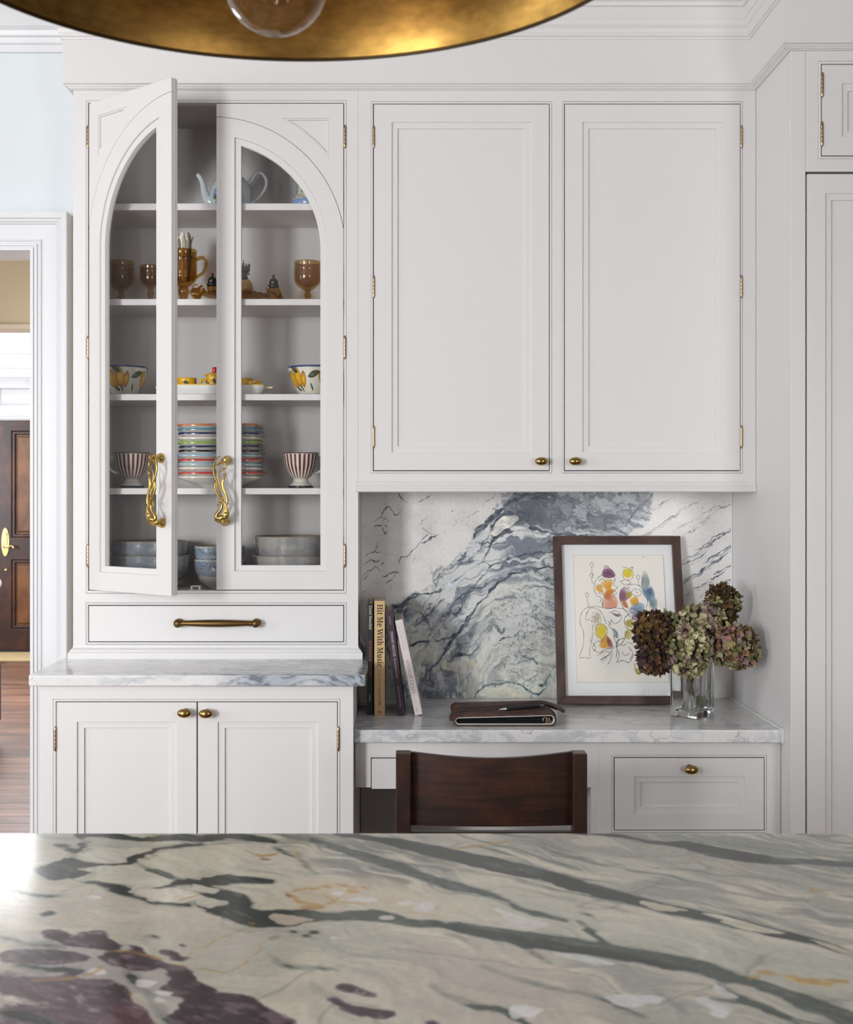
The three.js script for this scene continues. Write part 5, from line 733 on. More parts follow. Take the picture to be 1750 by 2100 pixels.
// leather binder, pen and strap
{
  const t = thing('leather_binder', 'brown leather binder tied with a strap, lying before the swirling slab', 'binder', [X(1036, 3.5), yDesk, .505]), tex = pixTex(512, 512, (u, v) => { const n = fbm(u * 7, v * 7, 4), p = fbm(u * 90, v * 90, 3), k = ridge(u * 12, v * 7, 2), c = mix3([62, 36, 24], [98, 60, 40], sst(-.35, .4, n)); return mix3([c[0] + p * 16, c[1] + p * 12, c[2] + p * 9], [126, 84, 58], sst(.85, 1, k) * .3); });
  const hide = std(0xffffff, .62, { map: tex }), w = .275, dep = .232, h0 = .034, hl = .0275, wall = .0042;
  // open sleeve: outline seen from its open front end
  const outl = (k) => { const p = [], r = h0 / 2; const L = -w / 2 + k, Rr = w / 2 - k, b = k, tl = hl - k, tr = h0 - k; const cl = (tl + b) / 2, rl = (tl - b) / 2, cr = (tr + b) / 2, r2 = (tr - b) / 2; for (let i = 0; i <= 14; i++) { const a = -Math.PI / 2 + i / 14 * Math.PI; p.push([Rr - r2 + Math.cos(a) * r2, cr + Math.sin(a) * r2]); } for (let i = 0; i <= 14; i++) { const a = Math.PI / 2 + i / 14 * Math.PI; p.push([L + rl + Math.cos(a) * rl, cl + Math.sin(a) * rl]); } return p.map((q) => new THREE.Vector2(...q)); };
  const sleeve = (a, b, z0, z1, bev) => { const s = new THREE.Shape(outl(a)); s.holes.push(new THREE.Path(outl(b))); return extrude(s, z0, z1, bev); };
  part(t, 'leather_cover', uvMetres(sleeve(0, wall, -dep, 0, .0012), 4), hide); part(t, 'flap', uvMetres(bx(-w / 2 + .01, -.035, h0 - .006, h0 - .0025, -dep + .002, -.002, .0016, 2).rotateZ(.022), 4), hide);
  part(t, 'white_liner', sleeve(wall + .0002, wall + .0022, -dep + .004, -.003, .0004), std(lin(.8, .8, .8), .5)); part(t, 'back_wall', extrude(new THREE.Shape(outl(wall + .002)), -dep + .004, -dep + .01, 0), M.dark);
  const film = std(lin(.012, .013, .016), .28); for (let i = 0; i < 5; i++) part(t, 'sheet', tube([...Array(8)].map((_, k) => { const u = k / 7; return [-w / 2 + .012 + (w - .045) * u, .0075 + i * .0036 + .0026 * Math.sin(u * 3 + i) + u * .0022 * i * .35, -.11, .0011]; }), 6, 20, 1).scale(1, 1, 1), film), part(t, 'sheet_stack', bx(-w / 2 + .014, w / 2 - .02, .0064 + i * .0042, .0064 + i * .0042 + .0026, -dep + .012, -.008 - i * .002, .0006), film);
  part(t, 'ring_clip', [...[0, 1, 2].map((k) => cyl(w / 2 - .027 + k * .0045, .008 + k * .001, -.006, .0012, .0012, .014, 8)), clean(new THREE.TorusGeometry(.006, .0014, 8, 18, 4)).translate(w / 2 - .03, .017, -.005), bx(w / 2 - .032, w / 2 - .014, .0065, .0085, -.012, -.004, .0006)], M.hinge);
  const st = std(lin(.035, .022, .017), .6); part(t, 'strap', [tube([[-w / 2 - .003, .006, -.055, .0066], [-w / 2 - .004, .018, -.06, .0066], [-w / 2 + .012, hl + .004, -.066, .0066], [-.06, h0 - .0005, -.082, .0066], [.0, h0 + .002, -.092, .0068], [.05, h0 + .006, -.1, .007], [.1, h0 + .004, -.098, .0066], [w / 2 - .016, h0 + .0008, -.085, .0066], [w / 2 + .001, .018, -.07, .006], [w / 2 + .001, .006, -.065, .006]], 8, 70, .25), tube([[.02, h0 + .002, -.1, .006], [.07, h0 + .006, -.115, .007], [.11, h0 + .010, -.122, .0062], [.15, .034, -.118, .0056], [.172, .022, -.105, .005]], 8, 40, .25), tube([[.03, h0 + .002, -.11, .006], [.08, h0 + .003, -.12, .0062], [.115, h0 + .006, -.128, .0056], [.155, .028, -.12, .005]], 8, 40, .25)], st, 'dark leather strap with loose ends');
  const p = thing('pen', 'black pen with a silver tip, tucked on the leather binder', 'pen', [X(1060, 3.54), yDesk + h0 + .0008, .452]); p.rotation.set(0, .30, .035);
  part(p, 'barrel', lathe([[.0046, -.036], [.0054, -.03], [.0056, 0], [.0054, .05], [.0048, .062]], 16, { steps: 20 }).rotateZ(-Math.PI / 2).translate(.006, .0056, 0), std(lin(.01, .01, .011), .35)); part(p, 'tip', lathe([[.0008, -.058], [.0026, -.05], [.0046, -.036]], 16, { smooth: false }).rotateZ(-Math.PI / 2).translate(.006, .0056, 0), std(lin(.6, .6, .6), .25, { metalness: 1 })); part(p, 'end_cap', lathe([[.0044, .062], [.0036, .074], [.0001, .076]], 14, { smooth: false }).rotateZ(-Math.PI / 2).translate(.006, .0056, 0), std(lin(.25, .25, .25), .3, { metalness: 1 }));
}
// glass vase, turned on its corner, and the dried hydrangeas standing in it
const VASE = [X(1420, 3.665), yDesk + .0004, BACK - 3.665];
{
  const t = thing('glass_vase', 'square clear glass vase holding the dried flowers at the desk end', 'vase', VASE), a = .0455, H = .150;
  const sq = (r, y) => { const p = [], cr = Math.min(.0055, r * .5); for (let c = 0; c < 4; c++) for (let i = 0; i <= 9; i++) { const q = (c + i / 9) * Math.PI / 2, m = (c + .5) * Math.PI / 2, kx = Math.sign(Math.cos(m)) * (r - cr), kz = Math.sign(Math.sin(m)) * (r - cr); p.push([kx + Math.cos(q) * cr, y, kz + Math.sin(q) * cr]); } return p; };
  const rings = [[.001, .0], [a - .004, .0], [a - .001, .0015], [a, .006], [a, .03], [a, H - .002], [a - .0012, H], [a - .0028, H], [a - .004, H - .002], [a - .004, .03], [a - .006, .02], [a - .014, .0165], [.001, .0155]].map(([r, y]) => sq(r, y)), pos = [], idx = [], n = 40;
  rings.forEach((r) => r.forEach((p) => pos.push(...p))); for (let i = 0; i < rings.length - 1; i++) for (let k = 0; k < n; k++) { const b = (k + 1) % n; idx.push(i * n + k, (i + 1) * n + k, (i + 1) * n + b, i * n + k, (i + 1) * n + b, i * n + b); }
  let g = new THREE.BufferGeometry(); g.setAttribute('position', new THREE.Float32BufferAttribute(pos, 3)); g.setIndex(idx); g = toCreasedNormals(g, .5); g.rotateY(Math.PI / 4 + .06); part(t, 'glass_body', fixedN(g), M.glass);
}
function fixedN(g) { g = clean(g); const p = g.attributes.position; let v = 0; const a = V(), b = V(), c = V(); for (let i = 0; i < p.count; i += 3) { a.fromBufferAttribute(p, i); b.fromBufferAttribute(p, i + 1); c.fromBufferAttribute(p, i + 2); v += a.dot(b.cross(c)); } if (v < 0) { fixed(g); g = toCreasedNormals(g, .5); } return clean(g); }
{
  const floret = (sd) => { seed = sd; const pos = [], idx = [], n = 4, N = 4; for (let k = 0; k < n; k++) { const a0 = k / n * Math.PI * 2 + rr(-.25, .25), L = .0098 * rr(.8, 1.2), Wd = .0046 * rr(.85, 1.2), cup = rr(.15, 1.05), curl = rr(-.3, 1.1), base = pos.length / 3; for (let i = 0; i <= N; i++) { const u = i / N, w = Wd * Math.sin(Math.pow(u, .8) * Math.PI * .84 + .14), x = u * L * (1 - .22 * cup * u), up = cup * L * u * u * .9 + rr(-.0012, .0012) * u; for (let j = -1; j <= 1; j++) { const yy = up + curl * .0032 * Math.abs(j) * u, zz = j * w; pos.push(Math.cos(a0) * x - Math.sin(a0) * zz, yy, Math.sin(a0) * x + Math.cos(a0) * zz); } } for (let i = 0; i < N; i++) for (let j = 0; j < 2; j++) { const q = base + i * 3 + j; idx.push(q, q + 3, q + 1, q + 1, q + 3, q + 4); } } const g = new THREE.BufferGeometry(); g.setAttribute('position', new THREE.Float32BufferAttribute(pos, 3)); g.setIndex(idx); g.computeVertexNormals(); return clean(g); };
  const F = [...Array(10)].map((_, k) => floret(k * 97 + 5));
  const petal = (h) => std(h, .75), pal = (l) => l.map(petal);
  const C = { brown: pal([0x4e3a1e, 0x634722, 0x3c2812, 0x7c5e34, 0x483622, 0x6b5028]), green: pal([0xa8a27a, 0xbcb48c, 0x8b8660, 0xc9bf9a, 0xb0a884, 0x77744c]), pink: pal([0x9c857a, 0xa09876, 0x866a68, 0xb0a084, 0x79704e, 0x857070]), rosy: pal([0x8a6c48, 0x77583c, 0x9a8a5c, 0x6a4630, 0x8d6a5c, 0x9a7068]), purple: pal([0x4c3434, 0x5c4028, 0x3c2a28, 0x6c4c2e, 0x4e3838, 0x34262a]), olive: pal([0x8e8a60, 0xa49c74, 0x6c6a44, 0xb8ae88, 0x7c7452, 0x5d5a3a]) };
  const stemM = std(lin(.15, .095, .05), .7), core = std(lin(.055, .04, .022), .95);
  // [label, column, row, distance, half width, half height, petals, count, foot, lumps: direction and size of swellings]
  const heads = [['dark brown dried hydrangea head in front of the framed drawing', 1338, 1290, 3.60, .052, .046, 'brown', 170, [.016, .004]], ['purplish brown dried hydrangea head hanging lowest over the vase rim', 1342, 1346, 3.59, .048, .046, 'purple', 160, [.022, -.008]], ['cream green dried hydrangea head with pale petals, in the middle of the bunch', 1412, 1335, 3.575, .062, .068, 'green', 230, [.002, .02]],
    ['pinkish dried hydrangea head behind the cream green one', 1440, 1272, 3.66, .058, .046, 'pink', 170, [-.012, -.006]], ['bright brown dried hydrangea head standing highest in the bunch', 1482, 1240, 3.70, .046, .058, 'brown', 170, [-.022, .006]], ['mottled rosy brown dried hydrangea head leaning towards the tall cupboard', 1510, 1326, 3.60, .063, .058, 'rosy', 220, [-.026, -.004]], ['olive dried hydrangea head tucked between the brown and cream ones', 1376, 1290, 3.63, .042, .046, 'olive', 130, [.008, -.02]]];
  heads.forEach(([label, px, py, d, rx, ry, pn, n, foot], hi) => {
    seed = 1000 + hi * 77;
    const base = V(VASE[0] + foot[0], yDesk + .018, VASE[2] + foot[1]), c = V(X(px, d), Y(py, d), BACK - d), t = thing('dried_hydrangea', label, 'dried flower', [base.x, base.y, base.z], 'dried hydrangeas in the vase'), q = c.clone().sub(base), rim = V(VASE[0] + (q.x > 0 ? 1 : -1) * Math.min(.026, Math.abs(q.x) * .5), yDesk + .157, VASE[2] + Math.max(-.02, Math.min(.025, q.z * .3))).sub(base);
    part(t, 'stem', tube([[0, 0, 0, .0028], [rim.x * .5, rim.y * .52, rim.z * .5, .0026], [rim.x, rim.y, rim.z, .0024], [rim.x + (q.x - rim.x) * .6, rim.y + (q.y - rim.y) * .5, rim.z + (q.z - rim.z) * .6, .0024], [q.x, q.y - ry * .3, q.z, .0022]], 8, 30), stemM);
    const lump = (v) => { const [a] = worley(v.x * 1.35 + hi * 5.3 + v.z * .8, v.y * 1.35 + hi * 2.1 - v.z * .7); return 1.10 - .32 * Math.min(1, a * 1.15) + .08 * noise(v.x * 4 + hi, v.y * 4 + v.z * 3); };
    const s = clean(new THREE.IcosahedronGeometry(1, 4)), sp = s.attributes.position, o = V(); for (let i = 0; i < sp.count; i++) { o.fromBufferAttribute(sp, i).normalize(); const k = lump(o) * .80; sp.setXYZ(i, o.x * rx * k, o.y * ry * k, o.z * rx * k * .92); } s.computeVertexNormals(); part(t, 'flower_core', s.translate(q.x, q.y, q.z), core);
    let cnt = 0;
    for (let i = 0; i < n * 1.25; i++) {
      const yy = 1 - (i + .5) / (n * 1.25) * 2, r = Math.sqrt(1 - yy * yy), ph = i * 2.39996 + rr(-.22, .22), dir = V(Math.cos(ph) * r, yy + rr(-.05, .05), Math.sin(ph) * r).normalize(), L = lump(dir), bump = L * (1 + rr(-.13, .05));
      if (dir.z < -.6) continue;
      const tone = noise(dir.x * 1.8 + hi * 4, dir.y * 1.8 + 3), set = hi === 5 ? (tone > .15 ? C.pink : tone < -.28 ? C.olive : C.rosy) : hi === 0 ? (tone > .22 ? C.purple : C.brown) : hi === 2 ? (tone > .32 ? C.pink : tone < -.4 ? C.olive : C.green) : hi === 3 ? (tone > .1 ? C.green : C.pink) : hi === 4 ? (tone > .3 ? C.olive : C.brown) : hi === 1 ? (tone > .2 ? C.brown : C.purple) : (tone > .2 ? C.green : C.olive);
      const f = part(t, cnt ? 'floret_' + String(cnt).padStart(3, '0') : 'floret', F[Math.floor(rnd() * 10)], set[Math.floor(rnd() * 6)]), k = rr(.82, 1.36); cnt++;
      f.position.set(q.x + dir.x * rx * bump, q.y + dir.y * ry * bump, q.z + dir.z * rx * .92 * bump); f.scale.setScalar(k);
      f.quaternion.setFromUnitVectors(V(0, 1, 0), V(dir.x + rr(-.65, .65), dir.y + rr(-.5, .7), dir.z + rr(-.5, .6)).normalize()).multiply(new THREE.Quaternion().setFromAxisAngle(V(0, 1, 0), rr(0, 6.28)));
    }
  });
  // leaves fallen to the bottom of the vase
  const leaf = thing('withered_leaf', 'withered green leaf lying at the bottom of the glass vase', 'leaf', [VASE[0] + .012, yDesk + .02, VASE[2] + .012]); seed = 5;
  const pl = new THREE.PlaneGeometry(.044, .04, 8, 8), lp = pl.attributes.position; for (let i = 0; i < lp.count; i++) { const x = lp.getX(i), y = lp.getY(i), w = Math.max(.08, 1 - (y / .021) ** 2) * (.85 + .2 * Math.sin(y * 700)); lp.setXYZ(i, x * w, y + .022, .006 * Math.sin(x * 160) + .004 * Math.sin(y * 210)); } pl.computeVertexNormals(); pl.rotateZ(-.5); part(leaf, 'blade', clean(pl), std(lin(.10, .11, .035), .7, { side: THREE.DoubleSide })); part(leaf, 'stalk', tube([[0, .002, .001, .0012], [.012, .02, .003, .0012], [.02, .04, .002, .0006]], 6, 12), stemM);
}
// ------------------------------------------------------------------ crockery in the glazed cupboard
const SH = [417, 613, 808, 1001].map((py) => Y(py, 3.742) + .0002), SH0 = cupOpen[2] - .0018, sc = (d) => d / FOCAL;
const glaze = (c, o = {}) => phys(c, .16, { clearcoat: .6, clearcoatRoughness: .05, ...o });
// --- top shelf
{
  const d = 3.86, t = thing('teapot', 'pale blue porcelain teapot with painted sprigs on the top shelf', 'teapot', [X(474, d), SH[0], BACK - d]);
  const map = canvasTex(1024, 384, (g, W, H) => { g.fillStyle = '#cdd8da'; g.fillRect(0, 0, W, H); for (let k = 0; k < 6; k++) { const x = (k + .42) * W / 6; g.fillStyle = 'rgba(70,110,180,.5)'; g.beginPath(); g.ellipse(x - 26, 150, 22, 44, .3, 0, 7); g.fill(); g.fillStyle = 'rgba(120,150,200,.35)'; g.beginPath(); g.ellipse(x + 34, 190, 30, 40, .2, 0, 7); g.fill(); g.strokeStyle = '#4b5540'; g.lineWidth = 5; g.beginPath(); g.moveTo(x - 40, 260); g.quadraticCurveTo(x, 220, x + 20, 150); g.stroke(); g.fillStyle = '#5c6b34'; for (let i = 0; i < 9; i++) { g.beginPath(); g.ellipse(x - 30 + i * 8 + rr(-14, 14), 160 + rr(0, 110), 14, 7, rr(0, 3), 0, 7); g.fill(); } g.fillStyle = '#6b4438'; for (let i = 0; i < 6; i++) { g.beginPath(); g.arc(x + rr(-30, 30), 200 + rr(0, 70), 5, 0, 7); g.fill(); } } });
  const body = glaze(0xffffff, { map }), plain = glaze(lin(.62, .68, .69));
  part(t, 'body', lathe([[.001, .001], [.046, .001], [.05, .004], [.0605, .022], [.063, .04], [.0595, .066], [.052, .086], [.040, .095]], 16, { steps: 30 }), body);
  part(t, 'lid', lathe([[.041, .094], [.042, .097], [.034, .103], [.018, .109], [.007, .111], [.006, .114], [.0105, .119], [.010, .125], [.0001, .128]], 24, { steps: 40 }), plain);
  part(t, 'spout', tube([[-.046, .026, 0, .019], [-.068, .034, 0, .0165], [-.078, .058, 0, .0115], [-.084, .086, 0, .0085], [-.094, .106, 0, .0072], [-.1, .111, 0, .006]], 14, 40), plain);
  part(t, 'handle', tube([[.048, .084, 0, .0055], [.060, .094, 0, .0058], [.072, .112, 0, .0055], [.088, .116, 0, .0052], [.101, .102, 0, .005], [.104, .082, 0, .0048], [.094, .058, 0, .0045], [.074, .036, 0, .0042], [.052, .022, 0, .0044]], 10, 60), plain);
}
{
  const d = 3.84, t = thing('painted_pitcher', 'blue and cream painted pitcher at the top shelf end', 'pitcher', [X(634, d), SH[0], BACK - d]);
  const map = canvasTex(768, 512, (g, W, H) => { g.fillStyle = '#d9d6c2'; g.fillRect(0, 0, W, H); g.fillStyle = '#7d9cc8'; g.fillRect(0, H * .56, W, H * .44); for (let i = 0; i < 160; i++) { g.fillStyle = `rgba(${rr(90, 150)},${rr(130, 170)},${rr(190, 220)},.35)`; g.beginPath(); g.ellipse(rr(0, W), rr(H * .58, H), rr(10, 40), rr(4, 12), 0, 0, 7); g.fill(); } for (let k = 0; k < 10; k++) { const x = (k + .3) * W / 10; g.fillStyle = '#3f7f5c'; g.beginPath(); g.ellipse(x, H * .3, 22, 60, .1, 0, 7); g.fill(); g.strokeStyle = '#d6d8b8'; g.lineWidth = 4; for (let i = 0; i < 5; i++) { g.beginPath(); g.arc(x + rr(-8, 8), H * .3 + rr(-40, 40), rr(5, 10), 0, 7); g.stroke(); } g.strokeStyle = '#443838'; g.lineWidth = 5; g.beginPath(); g.moveTo(x - 30, H * .56); g.quadraticCurveTo(x, H * .48, x + 34, H * .56); g.stroke(); g.fillStyle = '#b06a60'; g.beginPath(); g.ellipse(x + 10, H * .97, 26, 8, 0, 0, 7); g.fill(); } });
  part(t, 'body', lathe([[.001, .001], [.044, .001], [.049, .006], [.052, .02], [.048, .034], [.039, .044], [.037, .06], [.041, .085], [.046, .104], [.047, .108], [.043, .106]], 40, { steps: 50 }), glaze(0xffffff, { map }));
  part(t, 'handle', tube([[.04, .09, 0, .006], [.06, .092, 0, .0058], [.07, .07, 0, .0056], [.062, .045, 0, .0054], [.045, .03, 0, .0054]], 10, 30), glaze(lin(.25, .38, .6)));
}
// --- amber glass on the second shelf
function goblet(label, px, d, R, H, bowlH, mat, facet = true) {
  const t = thing('glass_goblet', label, 'goblet', [X(px, d), SH[1], BACK - d], 'amber glass goblets'), y0 = H - bowlH, w = .0024;
  part(t, 'bowl', lathe([[.001, y0 - .002], [.009, y0], [R * .55, y0 + bowlH * .09], [R * .9, y0 + bowlH * .25], [R, y0 + bowlH * .42], [R * 1.0, y0 + bowlH * .7], [R * 1.02, y0 + bowlH * .74], [R * .97, y0 + bowlH * .78], [R * .985, H - .001], [R * .965, H], [R * .94, H - .002], [R * .93, y0 + bowlH * .6], [R * .92, y0 + bowlH * .42], [R * .8, y0 + bowlH * .27], [R * .4, y0 + bowlH * .15], [.001, y0 + bowlH * .11]], 44, { steps: 90 }), mat);
  part(t, 'stem', lathe([[R * .68, 0], [R * .7, .0025], [R * .5, .006], [.012, .011], [.0075, y0 * .4], [.0115, y0 * .62], [.0075, y0 * .82], [.0095, y0 + .001]], facet ? 8 : 20, { steps: 40 }), mat);
  return t;
}
goblet('big smoky goblet behind the ajar glass door', 248, 3.86, .0415, .128, .088, M.amber); goblet('small amber goblet beside the big smoky one', 309, 3.84, .0315, .112, .066, M.amber); goblet('amber goblet alone at the other end of that shelf', 631, 3.84, .0405, .124, .085, M.amber);
{
  const d = 3.82, t = thing('glass_mug', 'tall amber glass mug holding a bundle of dried sage', 'mug', [X(377, d), SH[1], BACK - d]), R = .0385, H = .154, y0 = .05;
  part(t, 'bowl', lathe([[.001, y0 - .004], [.012, y0 - .004], [R * .66, y0 + .004], [R * .98, y0 + .02], [R, y0 + .03], [R * 1.0, y0 + .075], [R * 1.03, y0 + .078], [R * .98, y0 + .084], [R * .985, H], [R * .93, H], [R * .91, y0 + .03], [R * .7, y0 + .014], [.001, y0 + .01]], 44, { steps: 90 }), M.amber);
  part(t, 'foot', lathe([[.03, 0], [.031, .003], [.02, .007], [.0115, .013], [.015, .027], [.016, .036], [.012, y0 - .003]], 8, { steps: 30 }), M.amberDark);
  part(t, 'handle', tube([[R - .002, .126, 0, .0058], [.052, .132, 0, .0056], [.063, .124, 0, .0054], [.064, .106, 0, .005], [.056, .088, 0, .0047], [R - .003, .074, 0, .0046]], 10, 40), M.amber);
  const s = thing('sage_bundle', 'bundle of dried white sage standing in the amber mug', 'herb bundle', [X(379, d), SH[1] + y0 + .012, BACK - d]); seed = 31; const sm = [0xc9c5b8, 0xe0dccf, 0xa9a496, 0x7a7264].map((h) => std(h, .9));
  for (let k = 0; k < 40; k++) { const a = k * 2.4, r = Math.sqrt((k + .5) / 40) * .0205, x = Math.cos(a) * r, z = Math.sin(a) * r * .8, top = .130 + rr(-.014, .012); part(s, k ? 'leaf_' + String(k).padStart(3, '0') : 'leaf', tube([[x * .7, 0, z * .7, .0036], [x * .9, top * .5, z * .9, .0062], [x * 1.0 + rr(-.002, .002), top * .85, z * 1.0, .0074], [x * 1.05 + rr(-.004, .004), top, z * 1.05 + rr(-.003, .003), .0042]], 8, 12, .55), sm[Math.floor(rnd() * 4)]); }
  part(s, 'tie', clean(new THREE.TorusGeometry(.0225, .0016, 6, 30).rotateX(Math.PI / 2).scale(1, 1, .85).translate(0, .07, 0)), sm[3]);
}
{
  const d = 3.80, t = thing('glass_creamer', 'little amber glass jug tipped over beside the tall mug', 'jug', [X(405, d), SH[1] + .0228, BACK - d + .012]); t.rotation.z = -.95;
  part(t, 'body', lathe([[.001, -.016], [.013, -.0165], [.0185, -.008], [.0185, .002], [.0115, .013], [.0115, .018], [.0145, .026], [.0135, .0262], [.0098, .017], [.0155, .001], [.0155, -.008], [.001, -.0125]], 24, { steps: 50 }), M.amber); part(t, 'handle', tube([[-.011, .016, 0, .002], [-.022, .014, 0, .002], [-.022, .0, 0, .002], [-.017, -.004, 0, .002]], 8, 20), M.amber);
}
{
  const d = 3.85, s = sc(d), t = thing('glass_dish', 'wide amber glass dish with a scalloped rim on a foot', 'dish', [X(481, d), SH[1], BACK - d]), n = 72, prof = [[.03, 0], [.028, .004], [.012, .01], [.011, .013], [.04, .017], [.075, .021], [.0955, .0265], [.0945, .0285], [.07, .0245], [.03, .02], [.001, .0195]], g = lathe(prof, n, { steps: 70 }), p = g.attributes.position;
  for (let i = 0; i < p.count; i++) { const r = Math.hypot(p.getX(i), p.getZ(i)); if (r > .06) { const a = Math.atan2(p.getZ(i), p.getX(i)), k = 1 + .025 * Math.cos(a * 24) * (r - .06) / .035; p.setX(i, p.getX(i) * k); p.setZ(i, p.getZ(i) * k); p.setY(i, p.getY(i) + .0015 * Math.cos(a * 24) * (r - .06) / .035); } } g.computeVertexNormals();
  part(t, 'plate', g, M.amberDark);
}
const pewter = std(lin(.07, .075, .07), .32, { metalness: 1 });
const capGeo = (y) => lathe([[.0155, y], [.0165, y + .002], [.0155, y + .006], [.0135, y + .008], [.013, y + .016], [.0095, y + .023], [.004, y + .0265], [.0028, y + .029], [.0042, y + .0325], [.003, y + .036], [.0001, y + .037]], 20, { steps: 60 });
{
  const d = 3.83, t = thing('glass_shaker', 'amber shaker with a dark bell cap, standing on the scalloped dish', 'shaker', [X(437, d), SH[1] + .026, BACK - d + .012]); t.position.y = SH[1] + .0255;
  part(t, 'body', lathe([[.001, 0], [.0125, 0], [.0135, .003], [.0165, .02], [.0155, .026]], 10, { steps: 20 }), M.amberDark); part(t, 'cap', capGeo(.0245), pewter, 'dark pierced metal cap');
  const q = thing('bird_shaker', 'amber glass shaker shaped as a bird with a dark bell cap', 'shaker', [X(562, d), SH[1], BACK - d + .012]), b = lathe([[.001, .0], [.020, .0], [.024, .003], [.0255, .012], [.022, .03], [.0165, .044], [.0145, .05]], 24, { steps: 40 }), bp = b.attributes.position;
  for (let i = 0; i < bp.count; i++) { const y = bp.getY(i); bp.setX(i, bp.getX(i) + .006 * Math.sin(Math.min(1, y / .05) * 3) * (bp.getX(i) < 0 ? -.3 : .1) + (.003 - y * .05)); } b.computeVertexNormals();
  part(q, 'body', b, M.amber); part(q, 'beak', tube([[-.012, .043, .004, .006], [-.019, .042, .005, .0036], [-.0235, .0395, .005, .0008]], 8, 12), M.amber); part(q, 'wing', tube([[-.006, .03, .0185, .003], [.006, .022, .0235, .0065], [.018, .008, .021, .004], [.026, .006, .014, .0015]], 8, 20, .6), M.amber); part(q, 'tail', tube([[.016, .022, 0, .009], [.024, .013, 0, .008], [.031, .008, 0, .004]], 8, 14, .7), M.amber); part(q, 'cap', capGeo(.0455), pewter, 'dark pierced metal cap');
}
{
  const d = 3.84, t = thing('oil_lamp', 'little amber oil lamp with a dark crown burner on the scalloped dish', 'oil lamp', [X(499, d), SH[1] + .0255, BACK - d - .01]);
  part(t, 'font', lathe([[.001, 0], [.014, 0], [.022, .006], [.0275, .02], [.0262, .034], [.018, .046], [.011, .051]], 28, { steps: 40 }), M.amber);
  const g = [lathe([[.0125, .049], [.0135, .052], [.0115, .056], [.012, .066], [.0165, .07], [.0185, .074], [.018, .082], [.016, .083], [.001, .078]], 24, { steps: 50 })]; for (let i = 0; i < 12; i++) { const a = i / 12 * 6.2832; g.push(tube([[Math.cos(a) * .0172, .08, Math.sin(a) * .0172, .0018], [Math.cos(a) * .018, .087, Math.sin(a) * .018, .0022], [Math.cos(a) * .0176, .094, Math.sin(a) * .0176, .0006]], 5, 8)); } g.push(cyl(0, .078, 0, .0016, .0012, .026, 8), cyl(.016, .06, .008, .003, .003, .005, 10)); part(t, 'burner', g, pewter);
}
// --- lemon crockery on the third shelf
const lemonMap = canvasTex(2048, 256, (g, W, H) => { seed = 3; g.fillStyle = '#e6e2d2'; g.fillRect(0, 0, W, H); const leaf = (x, y, a, l) => { g.save(); g.translate(x, y); g.rotate(a); g.fillStyle = '#48573f'; g.strokeStyle = '#20261f'; g.lineWidth = 5; g.beginPath(); g.moveTo(-l, 0); g.quadraticCurveTo(0, -l * .55, l, 0); g.quadraticCurveTo(0, l * .55, -l, 0); g.fill(); g.stroke(); g.strokeStyle = '#b9c2a6'; g.lineWidth = 3; g.beginPath(); g.moveTo(-l * .6, -4); g.lineTo(-l * .2, -10); g.moveTo(-l * .4, 8); g.lineTo(0, -2); g.stroke(); g.restore(); };
  const lemon = (x, y, a, l, col) => { g.save(); g.translate(x, y); g.rotate(a); const q = g.createRadialGradient(-l * .1, 0, l * .1, 0, 0, l); q.addColorStop(0, '#eebd2c'); q.addColorStop(.7, col); q.addColorStop(1, '#c67a18'); g.fillStyle = q; g.strokeStyle = '#4a3216'; g.lineWidth = 5; g.beginPath(); g.moveTo(-l * 1.1, 0); g.quadraticCurveTo(-l * .6, -l * .66, 0, -l * .62); g.quadraticCurveTo(l * .7, -l * .6, l * 1.12, 0); g.quadraticCurveTo(l * .6, l * .62, 0, l * .62); g.quadraticCurveTo(-l * .7, l * .6, -l * 1.1, 0); g.fill(); g.stroke(); g.restore(); };
  for (let k = 0; k < 4; k++) { const x = k * W / 4 + 30; leaf(x + 70, 70, -.25, 84); leaf(x + 40, 176, 1.0, 40); lemon(x + 235, 108, .42, 100, '#dd9f1c'); lemon(x + 345, 96, 1.35, 82, '#e0a41e'); lemon(x + 430, 112, 1.8, 62, '#d08a20'); leaf(x + 300, 34, .3, 60); leaf(x + 375, 184, 1.2, 40); leaf(x + 300, 192, .3, 44); } g.strokeStyle = '#2a3f86'; g.lineWidth = 12; g.strokeRect(-10, 6, W + 20, 1); g.fillStyle = '#22428c'; g.fillRect(0, H - 20, W, 20); });
function lemonBowl(label, px, d, turn) {
  const t = thing('lemon_bowl', label, 'bowl', [X(px, d), SH[2], BACK - d], 'bowls painted with lemons'), R = .0775, H = .0885, q = R / .0875; t.rotation.y = turn;
  part(t, 'body', lathe([[.046 * q, .0005], [.049 * q, .006], [.055 * q, .014], [.07 * q, .036], [.081 * q, .062], [R, H]], 64, { steps: 40 }), glaze(0xffffff, { map: lemonMap })); part(t, 'foot', lathe([[.047 * q, .004], [.0495 * q, .0045], [.0485 * q, .0], [.044 * q, .0], [.001, .003]], 48, { smooth: false }), glaze(lin(.02, .045, .22)));
  part(t, 'inside', lathe([[R, H], [R - .0015, H + .0012], [R - .004, H], [.078 * q, .062], [.066 * q, .036], [.045 * q, .014], [.001, .009]], 64, { steps: 50 }), glaze(lin(.72, .70, .62)));
}
lemonBowl('white bowl painted with lemons behind the ajar glass door', 250, 3.87, .55); lemonBowl('white bowl painted with lemons behind the closed glass door', 644, 3.87, -.25);
